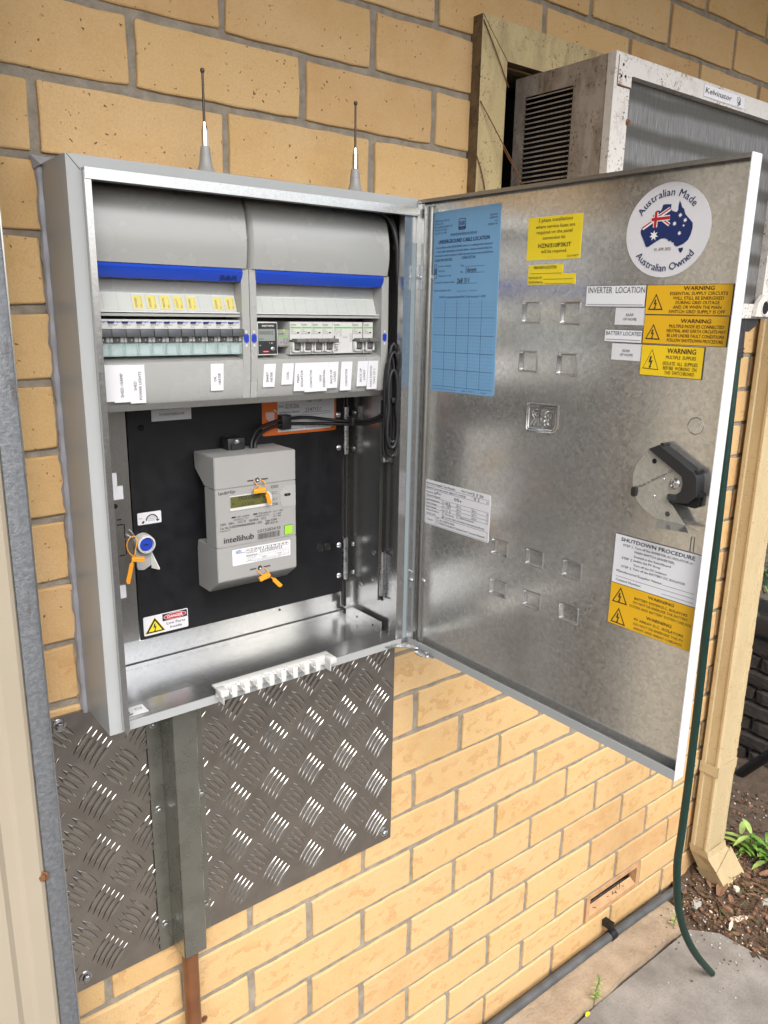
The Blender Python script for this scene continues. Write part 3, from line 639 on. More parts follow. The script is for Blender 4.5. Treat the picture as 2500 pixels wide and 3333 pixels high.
# silicone bead around the box
def bead(pts, r):
    out = []
    for i in range(len(pts)-1):
        a, b = Vector(pts[i]), Vector(pts[i+1]); n = max(2, int((b-a).length/.01))
        for k in range(n): out.append(a.lerp(b, k/n))
    out.append(Vector(pts[-1])); return out, [r*(1+.22*math.sin(k*1.3)+.15*math.sin(k*3.1)) for k in range(len(out))]
mb = MB(); p_, r_ = bead([(x0-.0005, -.001, z0-.006), (x0-.0005, -.001, z1), (x1, -.001, z1)], .0058); mb.tube(p_, r_, 'silicone', 8)
mb.add([(x0-.008, -.0015, z1-.006), (x0+.018, -.0015, z1-.004), (x0+.022, -.0015, z1+.007), (x0-.010, -.0015, z1+.010), (x0-.003, -.014, z1-.002), (x0+.012, -.014, z1+.001)], [(0, 4, 5, 1), (1, 5, 2), (2, 5, 4, 3), (3, 4, 0)], 'silicone', True)
mb.build('silicone_seal', en, 'grey silicone bead')
# inner frame, equipment panel
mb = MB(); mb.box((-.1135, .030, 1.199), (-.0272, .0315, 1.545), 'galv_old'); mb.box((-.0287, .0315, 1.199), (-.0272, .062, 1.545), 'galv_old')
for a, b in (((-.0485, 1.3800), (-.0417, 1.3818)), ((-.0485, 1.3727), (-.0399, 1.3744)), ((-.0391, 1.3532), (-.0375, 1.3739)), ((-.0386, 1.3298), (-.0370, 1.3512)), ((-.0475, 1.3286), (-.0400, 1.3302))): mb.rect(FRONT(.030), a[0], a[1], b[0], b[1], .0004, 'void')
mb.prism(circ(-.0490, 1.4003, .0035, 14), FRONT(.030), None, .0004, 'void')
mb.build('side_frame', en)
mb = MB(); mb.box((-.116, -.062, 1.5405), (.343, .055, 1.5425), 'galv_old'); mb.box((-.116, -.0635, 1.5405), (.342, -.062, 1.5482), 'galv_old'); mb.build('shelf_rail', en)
pan = MB(); pan.box((-.019, .047, 1.1895), (.341, .0505, 1.56), 'black_panel'); pan = pan.build('equipment_panel', en)
fp = FRONT(.047)
for x, z in ((.3326, 1.4434), (.3336, 1.275), (.3338, 1.22), (.3316, 1.4984)):
    mb = MB(); mb.lathe((x, .047, z), (0, -1, 0), [(.0048, 0), (.0045, .0012), (.003, .0022), (0, .0026)], 'zinc', 16); mb.build('screw', pan)
for x, z, r in ((.2952, 1.2772, .0062), (.3102, 1.2765, .0062), (-.0042, 1.3527, .0062), (.0, 1.502, .004), (.215, 1.184, .002)): mb = MB(); mb.prism(circ(x, z, r, 18), fp, None, .0004, 'void'); mb.lathe(fp.p(x, z, .0003), (0, -1, 0), [(r, 0), (r*1.08, .0005), (r*1.16, 0)], 'black_panel', 18); mb.build('hole', pan)
def hinge(rx, ry, pieces, rod, extra=()):
    mb = MB(); mb.cyl((rx, ry, rod[0]), (rx, ry, rod[1]), .0022, 'void', 8); mb.box((rx-.006, ry+.004, rod[0]), (rx+.006, ry+.0055, rod[1]), 'galv_old')
    for za, zb in pieces: mb.cyl((rx, ry, za), (rx, ry, zb), .0052, 'zinc', 16)
    for e in extra: mb.box(e[0], e[1], 'zinc')
    mb.build('hinge', en)
hinge(.3475, .048, ((1.4317, 1.4690), (1.4700, 1.51), (1.2115, 1.2480), (1.2490, 1.2855)), (1.16, 1.54))
hinge(.3540, -.050, ((1.209, 1.2460), (1.2470, 1.2845), (1.4335, 1.47), (1.471, 1.51)), (1.2, 1.53), (((.3575, -.082, 1.209), (.359, -.05, 1.281)), ((.3575, -.082, 1.4335), (.359, -.05, 1.51))))
for y, z in ((.045, 1.44), (.045, 1.273), (.044, 1.222), (.043, 1.50), (-.016, 1.273), (-.016, 1.227), (-.07, 1.262), (-.072, 1.215), (-.07, 1.447), (-.088, 1.205), (.02, 1.205)):
    mb = MB(); mb.lathe((.3613, y, z), (-1, 0, 0), [(.0045, 0), (.0042, .001), (.0025, .002), (0, .0022)], 'zinc', 12); mb.build('rivet', en)
for x, z in ((-.011, 1.1855), (.3375, 1.187)): mb = MB(); mb.lathe((x, IY, z), (0, -1, 0), [(.006, 0), (.0055, .0012), (.003, .0015), (.0026, .0008), (0, .0008)], 'zinc', 14); mb.build('rivet', en)
mb = MB(); mb.prism(rrect(-.030, 1.163, .006, 1.1885, .003), FRONT(IY), 0, .0012, 'galv'); mb.build('tab', en)
# stickers ----------------------------------------------------------------
def sheet(mb, fr, x0, y0, x1, y1, bg, r=.002, th=.0003, z=.0002): mb.prism(rrect(x0, y0, x1, y1, r) if r else [(x0, y0), (x1, y0), (x1, y1), (x0, y1)], fr, 0, z+th, bg)
def tri(mb, fr, P, mat, inner, k=.76, z=.0008, bolt=True):
    c = (sum(p[0] for p in P)/3, sum(p[1] for p in P)/3)
    mb.prism(P, fr, None, z, mat); mb.prism([(c[0]+(x-c[0])*k, c[1]+(y-c[1])*k) for x, y in P], fr, None, z+.00015, inner)
    if bolt:
        s = (max(p[1] for p in P)-min(p[1] for p in P))*.62; cy = c[1]+s*.0
        B = [(.05, .5), (-.10, .5), (-.22, -.02), (-.04, .05), (-.10, -.30), (-.18, -.28), (-.06, -.5), (.08, -.25), (0, -.28), (.16, .20), (-.02, .14)]
        mb.prism([(c[0]+bx*s, cy+by*s) for bx, by in B], fr, None, z+.0003, mat)
mb = MB(); sheet(mb, fp, .0158, 1.5095, .0748, 1.5255, 'paper', 0); mb.text(fp, '74 NORTHERN AVE', .0270, 1.5165, .0036, 'ink', .0375, .3, z=.0008); mb.build('sticker', pan, 'white address label reading 74 NORTHERN AVE')
mb = MB(); sheet(mb, fp, .190, 1.4742, .3272, 1.536, 'sticker_orange', .003)
mb.prism([(.2172, 1.4785), (.3155, 1.4785), (.3232, 1.486), (.3232, 1.530), (.2172, 1.530)], fp, None, .0007, 'paper')
for k in range(-2, 6):
    a, b = (.197+k*.0036, 1.5105), (.197+k*.0036+.0155, 1.4945)
    if a[0] < .1965: a = (.1965, 1.5105-(.1965-a[0])*1.03)
    if b[0] > .2115: b = (.2115, b[1]+(b[0]-.2115)*1.03)
    mb.line(fp, a, b, .0017, .0008, 'paper')
mb.text(fp, 'Date:', .2195, 1.5168, .0035, 'ink_grey', .0095, .5, z=.0009); mb.text(fp, '2/3/26', .2305, 1.5160, .0052, 'ink', .0245, .2, z=.0009, shear=.2)
mb.text(fp, 'Job Reference Number:', .2195, 1.5072, .0035, 'ink_grey', .0385, .5, z=.0009); mb.text(fp, '2247151', .267, 1.5078, .0058, 'ink', .0285, .2, z=.0009, shear=.2)
mb.text(fp, 'NE=1.2v', .2705, 1.5225, .0055, 'ink', .0285, .2, z=.0009, shear=.1)
for a, b, y in ((.2305, .258, 1.5150), (.262, .315, 1.5064), (.2195, .3155, 1.5030)): mb.line(fp, (a, y), (b, y), .0005, .0009, 'ink_grey')
mb.text(fp, 'Supplementary network checks - Not Applicable / Network normal', .2205, 1.4815, .0027, 'ink_grey', .0945, .3, z=.0009)
mb.build('sticker', pan, 'orange and white job card sticker with handwriting')
mb = MB(); sheet(mb, fp, -.013, 1.3637, .0219, 1.3812, 'paper', .0015)
for k in range(14):
    a0, a1 = math.radians(178-k*12.2), math.radians(178-(k+1)*12.2); cx, cz, ra, rb_ = .0078, 1.3685, .0076, .0093
    mb.prism([(cx+ra*math.cos(a0), cz+ra*math.sin(a0)), (cx+rb_*math.cos(a0), cz+rb_*math.sin(a0)), (cx+rb_*math.cos(a1), cz+rb_*math.sin(a1)), (cx+ra*math.cos(a1), cz+ra*math.sin(a1))], fp, None, .0008, 'ink')
mb.prism([(.0130, 1.3695), (.0196, 1.3690), (.0158, 1.3660)], fp, None, .0009, 'ink'); mb.prism([(-.0078, 1.3665), (-.0052, 1.3698), (-.0030, 1.3680), (-.0050, 1.3650)], fp, None, .0009, 'ink')
for s_, x, z, wd in (('Press', -.0112, 1.3724, .0050), ('and turn', .0008, 1.3735, .0125), ('clockwise', .0000, 1.3708, .0138), ('to lock', .0022, 1.3681, .0094)): mb.text(fp, s_, x, z, .0019, 'ink', wd, .3, z=.0009)
mb.build('sticker', pan, 'small white label with a curved clockwise arrow')
mb = MB(); sheet(mb, fp, -.0140, 1.1942, .0552, 1.2238, 'paper', .002)
tri(mb, fp, [(.0032, 1.2212), (-.0128, 1.1968), (.0190, 1.1968)], 'paper_yellow', 'ink', .93, .0006, False); tri(mb, fp, [(.0032, 1.2190), (-.0108, 1.1978), (.0170, 1.1978)], 'ink', 'paper_yellow', .74, .0010)
mb.prism([(.0150, 1.2115), (.0538, 1.2115), (.0538, 1.2225), (.0150, 1.2225)], fp, None, .0007, 'ink'); mb.prism(circ(.0345, 1.2170, .0178, 28, .0049), fp, None, .0009, 'paper'); mb.prism(circ(.0345, 1.2170, .0170, 28, .0043), fp, None, .0011, 'red_print')
mb.text(fp, 'DANGER', .0345, 1.2150, .0042, 'white_print', .0240, 1.5, 'c', z=.0013); mb.text(fp, 'Live Parts', .0355, 1.2050, .0037, 'ink', .0290, 1.2, 'c', z=.0009); mb.text(fp, 'Inside', .0355, 1.1985, .0037, 'ink', .0180, 1.2, 'c', z=.0009)
mb.build('sticker', pan, 'danger live parts inside sticker with yellow triangle')
# cam lock
mb = MB(); L = Vector((-.0078, .047, 1.3384))
mb.prism([(-.0215, 1.339), (-.0200, 1.306), (-.0185, 1.300), (-.010, 1.2985), (-.0015, 1.303), (.0035, 1.306), (.0035, 1.339)], fp, 0, .006, 'plastic_grey')
mb.lathe(L, (0, -1, 0), [(.0140, 0), (.0135, .014), (.0128, .0165), (.0105, .0172), (.0100, .0150), (.0098, .012)], 'plastic_white', 26); mb.lathe(L, (0, -1, 0), [(.0098, .0118), (.0092, .0145), (0, .0148)], 'blue_lock', 22)
mb.rect(fp, L.x-.004, L.z-.0011, L.x+.003, L.z+.0008, .0152, 'ink'); mb.add([(.0020, .041, 1.323), (.0035, .041, 1.322), (.0095, .031, 1.300), (.0080, .030, 1.2985), (.0010, .041, 1.2995), (.0052, .030, 1.2995)], [(0, 1, 2, 3), (0, 3, 5, 4)], 'plastic_white')
mb.build('lock', pan, 'white lock with blue barrel')
fs_ = FRONT(.030)
for a, b, c, d in ((-.0540, 1.4280, -.0442, 1.4465), (-.0560, 1.4093, -.0368, 1.4278), (-.0520, 1.2670, -.0420, 1.2862)):
    mb = MB(); sheet(mb, fs_, a, b, c, d, 'paper', 0); mb.build('sticker', en, 'blank white sticker')
mb = MB(); mb.tube([(-.0315, .030, 1.3640), (-.0310, .022, 1.3620), (-.0305, .0155, 1.3585), (-.0310, .0165, 1.3555), (-.0322, .030, 1.3550)], .0012, 'steel', 8); mb.build('seal_staple', en)
fl = Fr((0, 0, z0+.0128), (1, 0, 0), (0, 1, 0))
mb = MB(); sheet(mb, fl, -.101, -.085, -.0625, -.062, 'paper', 0); P = [(-.094, -.073), (-.090, -.070), (-.086, -.073), (-.0855, -.077), (-.092, -.081), (-.086, -.082), (-.082, -.080)]
for a, b in zip(P[:-1], P[1:]): mb.line(fl, a, b, .0022, .0008, 'ink')
mb.frame(fl, -.076, -.0735, -.067, -.069, .0008, .0008, 'ink'); mb.build('sticker', en, 'white sticker on the box floor')

# ---------------------------------------------------------------- door
DH = Vector((.372, -.097, 0)); DE = Vector((.3775, -.583, 0)); DL = (DE-DH).length
DF = Fr(DH, DE-DH, (0, 0, 1)); RC = .012; dz0, dz1 = 1.1340, 1.8190    # DF: rim plane, panel RC behind it
def dbox(mb, s0, s1, za, zb, n0, n1, mat): 
    P = [DF.p(s, z, n) for n in (n0, n1) for s, z in ((s0, za), (s1, za), (s1, zb), (s0, zb))]
    mb.add(P, [(3, 2, 1, 0), (4, 5, 6, 7), (0, 1, 5, 4), (1, 2, 6, 5), (2, 3, 7, 6), (3, 0, 4, 7)], mat)
mb = MB()
KN = [(s0, zt-.028, s0+.0318, zt) for s0, zt in ((.1942, 1.680), (.2569, 1.680), (.1942, 1.618), (.2572, 1.618))]+[(s0, zt-.0242, s0+.032, zt) for s0, zt in ((.1635, 1.3545), (.2271, 1.356), (.2904, 1.3567), (.1640, 1.2945), (.2274, 1.296), (.2906, 1.2965))]
cells = [(.001, DL-.001, dz0+.001, dz1-.001)]
for s0, za, s1, zb in KN: cells = [q for c_ in cells for q in subtract(c_, (s0, s1, za, zb))]
for s0, s1, za, zb in cells: mb.add([DF.p(s0, za, -RC), DF.p(s1, za, -RC), DF.p(s1, zb, -RC), DF.p(s0, zb, -RC)], [(0, 1, 2, 3)], 'galv_door')
dbox(mb, 0, DL, dz0, dz1, -RC-.0066, -RC-.0050, 'paint_grey')
dbox(mb, 0, .0012, dz0, dz1, -RC-.0013, 0, 'galv'); dbox(mb, DL-.0012, DL, dz0, dz1, -RC-.0050, 0, 'paint_white' if 'paint_white' in MAT else 'label_white')
dbox(mb, .0012, DL-.0012, dz1-.0012, dz1, -RC-.0013, -.0002, 'galv_old'); dbox(mb, .0012, DL-.0012, dz0, dz0+.0012, -RC-.0013, -.0002, 'paint_grey')
dbox(mb, .0012, DL-.0014, dz0+.0002, dz0+.0125, -.0013, -.0001, 'paint_grey')      # bottom return
dbox(mb, .0012, DL-.0014, dz1-.0045, dz1-.0013, -.0015, -.0003, 'galv_old')          # top return
dbox(mb, .0012, .0110, dz0+.002, dz1-.006, -.0016, -.0004, 'galv')                   # hinge-side return
mb.cyl(DF.p(.016, dz0+.01, -RC+.002), DF.p(.016, dz1-.01, -RC+.002), .004, 'galv_old', 12)
door = mb.build('door', en, 'open galvanised door covered in stickers')
DP = Fr(DF.p(0, 0, -RC), DF.ex, DF.ey)
def knock(s0, za, s1, zb):
    mb = MB(); o_ = 13; a = [(s1+.0002, za-.0002), (s1+.0002, zb+.0002), (s0-.0002, zb+.0002), (s0-.0002, za-.0002)]; b = rrect(s0+.0012, za+.0012, s1-.0012, zb-.0012, .0028, 3); c = rrect(s0+.0030, za+.0026, s1-.0024, zb-.0026, .002, 3); n = len(b)
    a = [a[k//4] for k in range(16)]; rg = [(a, .0001), (b, .0008), (c, -.0042)]
    for (p, u), (q, v) in zip(rg[:-1], rg[1:]): mb.add([DP.p(x, y, u) for x, y in p]+[DP.p(x, y, v) for x, y in q], [(i, (i+1) % n, n+(i+1) % n, n+i) for i in range(n)], 'galv', True)
    mb.add([DP.p(x, y, -.0042) for x, y in c], [list(range(n))], 'galv_door'); mb.build('knockout', door)
for q in KN: knock(*q)
mb = MB()                                                # embossed emblem seen from behind
def ridge(P, closed=True, r=.0015): mb.tube([DP.p(x, y, .0003) for x, y in P], r, 'galv', 6, closed)
ridge([(.2140, 1.5505), (.2655, 1.5515), (.2660, 1.5235), (.2600, 1.5165), (.2165, 1.5155), (.2150, 1.520)])
ridge([(.2172, 1.5475), (.2622, 1.5485), (.2627, 1.5245), (.2580, 1.5192), (.2190, 1.5185), (.2178, 1.521)])
ridge([(.2595, 1.5430), (.2595, 1.5225), (.2500, 1.5225), (.2455, 1.5260), (.2455, 1.5300), (.2490, 1.5330), (.2455, 1.5360), (.2455, 1.5400), (.2500, 1.5430)])
ridge([(.2560, 1.5405), (.2560, 1.5350), (.2510, 1.5350), (.2490, 1.5375), (.2510, 1.5405)]); ridge([(.2560, 1.5315), (.2560, 1.5250), (.2510, 1.5250), (.2490, 1.5282), (.2510, 1.5315)])
ridge([(.2380, 1.5430), (.2290, 1.5430), (.2245, 1.5400), (.2245, 1.5365), (.2285, 1.5325), (.2230, 1.5230), (.2265, 1.5230), (.2315, 1.5320), (.2345, 1.5320), (.2345, 1.5230), (.2380, 1.5230)])
ridge([(.2345, 1.5405), (.2345, 1.5350), (.2300, 1.5350), (.2280, 1.5375), (.2300, 1.5405)]); ridge(circ(.2420, 1.5235, .0014, 8)); ridge(circ(.2420, 1.5300, .0014, 8)); mb.build('emblem', door)
mb = MB(); mb.tube([DP.p(x, y, .0001) for x, y in circ(.4535, 1.5495, .0095, 8)], .0005, 'galv_old', 5, True); mb.tube([DP.p(x, y, .0001) for x, y in ((.464, 1.405), (.464, 1.427), (.468, 1.427), (.468, 1.405))], .0005, 'galv_old', 5); mb.build('knockout', door)
for za, zb in ((1.6955, 1.7300), (1.233, 1.262)):
    mb = MB(); dbox(mb, .0008, .0125, za, zb, -.0002, .0014, 'zinc'); p = DF.p(.0065, (za+zb)/2, .0014); mb.lathe(p, DF.en, [(.0035, 0), (.0032, .0012), (.0018, .0022), (0, .0024)], 'zinc', 14)
    p = DP.p(.021, (za+zb)/2, .0); mb.lathe(p, DF.en, [(.0035, 0), (.0032, .0012), (.0018, .0022), (0, .0024)], 'zinc', 14); mb.build('hinge_leaf', door)
# door stay
mb = MB(); fz = Fr((0, 0, 1.1395), (1, 0, 0), (0, 1, 0)); mb.prism([(.284, -.062), (.312, -.0640), (.372, -.120), (.3665, -.130), (.300, -.0735)], fz, 0, .0016, 'zinc'); mb.prism([(.3665, -.120), (.3725, -.128), (.3690, -.168), (.3550, -.152), (.3560, -.135)], fz, -.004, -.0024, 'zinc')
mb.cyl((.3635, -.155, 1.1355), (.3635, -.155, 1.1425), .0035, 'zinc', 12); mb.build('door_stay', en)
# ---- door stickers
def put(mb, fr, items, mat='ink', z=.0009):
    for t_, x, y, wd, h, b in items: mb.text(fr, t_, x, y, h, mat, wd, b, z=z)
WARN=[
 ('INVERTER  LOCATION',0.2983,1.6893,0.0767,0.0068,0),
 ('REAR',0.3532,1.6640,0.0099,0.0027,0),
 ('OF HOME',0.3496,1.6590,0.0178,0.0029,0),
 ('BATTERY LOCATED',0.3285,1.6422,0.0475,0.0044,0.5),
 ('REAR',0.3527,1.6238,0.0100,0.0027,0),
 ('OF HOME',0.3496,1.6191,0.0175,0.0029,0),
 ('WARNING',0.4224,1.6919,0.0349,0.0040,2),
 ('ESSENTIAL SUPPLY CIRCUITS',0.4066,1.6868,0.0658,0.0033,1),
 ('WILL STILL BE ENERGISED',0.4106,1.6820,0.0582,0.0033,1),
 ('DURING GRID OUTAGE',0.4144,1.6774,0.0501,0.0033,1),
 ('AND OR WHEN THE MAIN',0.4118,1.6727,0.0552,0.0033,1),
 ('SWITCH GRID SUPPLY IS OFF',0.4073,1.6679,0.0644,0.0034,1),
 ('WARNING',0.4230,1.6579,0.0347,0.0040,2),
 ('MULTIPLE MODE IES CONNECTED',0.4095,1.6525,0.0630,0.0034,1),
 ('NEUTRAL AND EARTH CIRCUITS MAY',0.4071,1.6477,0.0681,0.0034,1),
 ('BE LIVE UNDER FAULT CONDITIONS',0.4080,1.6426,0.0659,0.0034,1),
 ('FOLLOW SHUTDOWN PROCEDURE',0.4086,1.6376,0.0647,0.0034,1),
 ('WARNING',0.4107,1.6251,0.0340,0.0054,1.5),
 ('MULTIPLE  SUPPLIES',0.4097,1.6190,0.0359,0.0037,0.5),
 ('ISOLATE  ALL  SUPPLIES',0.4067,1.6122,0.0415,0.0038,0.5),
 ('BEFORE  WORKING  ON',0.4075,1.6071,0.0400,0.0038,0.5),
 ('THIS  SWITCHBOARD',0.4095,1.6021,0.0360,0.0038,0.5),
]
TRI1=[(0.3899,1.6883),(0.3812,1.6710),(0.3996,1.6710)]
TRI2=[(0.3902,1.6560),(0.3811,1.6392),(0.3998,1.6390)]
TRI3=[(0.3919,1.6285),(0.3814,1.6069),(0.4018,1.6062)]
BOLT1=[(0.3908,1.6822),(0.3888,1.6822),(0.3885,1.6778),(0.3908,1.6785),(0.3904,1.6752),(0.3892,1.6752),(0.3911,1.6729),(0.3923,1.6754),(0.3914,1.6754),(0.3926,1.6804),(0.3903,1.6795)]
SHUT=[
 ('SHUTDOWN PROCEDURE',0.3760,1.4011,0.0961,0.0045,2),
 ('STEP 1.',0.3791,1.3954,0.0146,0.0028,1),
 ('Turn off the INVERTER AC ISOLATOR or',0.3954,1.3957,0.0749,0.0027,1),
 ('MAIN SWITCH (INVERTER)',0.3956,1.3903,0.0521,0.0027,1),
 ('located in the Switchboard',0.3955,1.3849,0.0485,0.0027,1),
 ('STEP 2.',0.3790,1.3793,0.0149,0.0028,1),
 ('Isolate the PV Array',0.3953,1.3799,0.0359,0.0027,1),
 ('Turn off the DC Isolators',0.3957,1.3742,0.0441,0.0027,1),
 ('STEP 3.',0.3792,1.3687,0.0147,0.0028,1),
 ('Turn off the BATTERY DC ISOLATOR',0.3955,1.3693,0.0683,0.0027,1),
 ('Manufacturer/Supplier Name:',0.3733,1.3619,0.0620,0.0028,1),
 ('Contact Number:',0.3734,1.3507,0.0353,0.0028,1),
 ('WARNING',0.4195,1.3398,0.0338,0.0037,2),
 ('BATTERY SYSTEM D.C. ISOLATORS',0.4016,1.3336,0.0694,0.0031,1.5),
 ('DO NOT DE-ENERGISE THE BATTERY',0.4002,1.3284,0.0723,0.0031,0.7),
 ('SYSTEM AND BATTERY SYSTEM CABLING',0.3958,1.3228,0.0811,0.0031,0.7),
 ('WARNING',0.4199,1.3139,0.0334,0.0038,2),
 ('PV ARRAY D.C. ISOLATORS',0.4040,1.3076,0.0649,0.0031,1.5),
 ('DO NOT DE-ENERGISE THE PV',0.4039,1.3018,0.0653,0.0031,0.7),
 ('ARRAY AND ARRAY CABLINGS',0.4042,1.2963,0.0643,0.0031,0.7),
]
TRI4=[(0.3817,1.3434),(0.3709,1.3225),(0.3926,1.3229)]
TRI5=[(0.3816,1.3167),(0.3713,1.2962),(0.3927,1.2957)]
LN=[(0.4361,1.3621),(0.4763,1.3624),(0.3730,1.3562),(0.4763,1.3569),(0.4362,1.3512),(0.4763,1.3515)]
YEL=[
 ('3 phase installations',0.2141,1.7746,0.0528,0.0052,0.5),
 ('where service fuses are',0.2103,1.7672,0.0608,0.0052,0.5),
 ('required on the panel',0.2120,1.7606,0.0556,0.0052,0.5),
 ('conversion kit',0.2226,1.7538,0.0352,0.0052,0.5),
 ('HZN/S10P3KIT',0.2160,1.7442,0.0511,0.0061,2),
 ('will be required.',0.2210,1.7379,0.0404,0.0052,0.5),
 ('DLA1007*',0.2623,1.7321,0.0172,0.0032,0),
 ('MAIN EARTH LOCATION:',0.2113,1.7191,0.0362,0.0036,0.5),
]
YEL2=[
 ('INSTALLED BY:',0.2038,1.7073,0.0218,0.0026,0.5),
 ('TELEPHONE No.',0.2035,1.7017,0.0243,0.0026,0.5),
]
AUS=[
 ('01 APR 2025',0.3809,1.7342,0.0202,0.0035,0),
]
AUSP=[(0.3619,1.7554),(0.3629,1.7573),(0.3736,1.7645),(0.3759,1.7706),(0.3796,1.7749),(0.3821,1.7752),(0.3845,1.7741),(0.3860,1.7767),(0.3867,1.7804),(0.3896,1.7808),(0.3970,1.7802),(0.3965,1.7753),(0.3993,1.7732),(0.4037,1.7718),(0.4054,1.7734),(0.4054,1.7789),(0.4062,1.7833),(0.4086,1.7792),(0.4096,1.7764),(0.4123,1.7743),(0.4144,1.7690),(0.4199,1.7638),(0.4239,1.7596),(0.4245,1.7550),(0.4232,1.7484),(0.4207,1.7430),(0.4155,1.7390),(0.4086,1.7368),(0.4052,1.7382),(0.4041,1.7411),(0.4019,1.7415),(0.3998,1.7435),(0.3984,1.7422),(0.3960,1.7449),(0.3922,1.7462),(0.3878,1.7457),(0.3807,1.7422),(0.3735,1.7381),(0.3704,1.7382),(0.3675,1.7438),(0.3627,1.7518)]
TAS=[(0.4103,1.7349),(0.4131,1.7352),(0.4158,1.7357),(0.4159,1.7331),(0.4137,1.7301),(0.4117,1.7317)]
UJ=[(0.3799,1.7748),(0.3952,1.7766),(0.3973,1.7592),(0.3766,1.7580),(0.3636,1.7574)]
UJC=[(0.3795,1.7751),(0.3804,1.7577),(0.3735,1.7648),(0.3963,1.7673),(0.3636,1.7575),(0.3953,1.7757),(0.3811,1.7709),(0.3964,1.7605)]
STARS=[(0.3792,1.7495),(0.4088,1.7683),(0.4151,1.7629),(0.4030,1.7602),(0.4099,1.7502),(0.4139,1.7576)]
ARC=[(0.3549,1.7728),(0.4322,1.7760),(0.3601,1.7332),(0.4354,1.7392),(0.3961,1.7568),(0.3906,1.7911),(0.4009,1.7158)]
TEST=[
 ('Electricity Supply Test Results',0.0219,1.4079,0.0634,0.0030,1),
 ('Date Tested:',0.0991,1.4088,0.0227,0.0029,0.5),
 ('Neutral Continuity (enter highest',0.0225,1.4014,0.0626,0.0028,0.7),
 ('reading)',0.0920,1.4019,0.0160,0.0025,0.7),
 ('Polarity:',0.0226,1.3942,0.0154,0.0028,0.7),
 ('Pass',0.0460,1.3950,0.0091,0.0027,0.7),
 ('Neutral Integrity',0.0228,1.3894,0.0313,0.0028,0.7),
 ('A-N Impedance',0.0231,1.3825,0.0300,0.0026,0.7),
 ('A-N Voltage',0.0234,1.3771,0.0228,0.0026,0.7),
 ('N-E Voltage',0.0234,1.3715,0.0222,0.0026,0.7),
 ('Phase Rotation:',0.0233,1.3662,0.0296,0.0026,0.7),
 ('Line/Load:',0.0236,1.3607,0.0204,0.0026,0.7),
 ('Clockwise',0.0657,1.3665,0.0194,0.0027,0.7),
 ('Anti-Clockwise',0.0980,1.3673,0.0284,0.0027,0.7),
 ('Correct (right directional arrow during load test)',0.0660,1.3615,0.0822,0.0027,0.5),
 ('Result',0.0268,1.3509,0.0117,0.0028,0.7),
 ('ALL TESTS PASS',0.0535,1.3538,0.0328,0.0029,0.7),
 ('FAILED & supply left isolated (Level 1 process followed)',0.0536,1.3493,0.0959,0.0029,0.5),
 ('2 3 26',0.1224,1.4077,0.0212,0.0041,1),
 ('0 2',0.1252,1.4011,0.0112,0.0041,0.5),
 ('05v',0.0842,1.3920,0.0161,0.0049,0.3),
 ('02',0.0665,1.3830,0.0101,0.0035,0.8),
 ('237',0.0685,1.3780,0.0094,0.0036,0.8),
 ('1 3',0.0692,1.3717,0.0081,0.0036,0.8),
 ('Ph1',0.0599,1.3836,0.0056,0.0020,0),
 ('Ph1',0.0602,1.3779,0.0056,0.0020,0),
 ('Ph1',0.0603,1.3718,0.0056,0.0020,0),
 ('Ph2',0.0923,1.3836,0.0067,0.0024,0),
 ('Ph2',0.0924,1.3780,0.0067,0.0024,0),
 ('Ph2',0.0925,1.3725,0.0067,0.0024,0),
 ('Ph3',0.1249,1.3835,0.0064,0.0023,0),
 ('Ph3',0.1249,1.3781,0.0064,0.0023,0),
 ('Ph3',0.1251,1.3722,0.0064,0.0023,0),
]
TESTL=[(0.0212,1.4051),(0.1536,1.4072),(0.1533,1.4009),(0.0215,1.3991),(0.0220,1.3869),(0.1541,1.3894),(0.0221,1.3809),(0.1543,1.3838),(0.0224,1.3752),(0.1545,1.3779),(0.0226,1.3700),(0.1548,1.3722),(0.0219,1.3581),(0.1543,1.3607),(0.1548,1.3471),(0.0222,1.3448),(0.0586,1.3876),(0.0586,1.3713),(0.0911,1.3881),(0.0915,1.3726),(0.1236,1.3888),(0.1242,1.3737),(0.0440,1.3583),(0.0443,1.3455)]
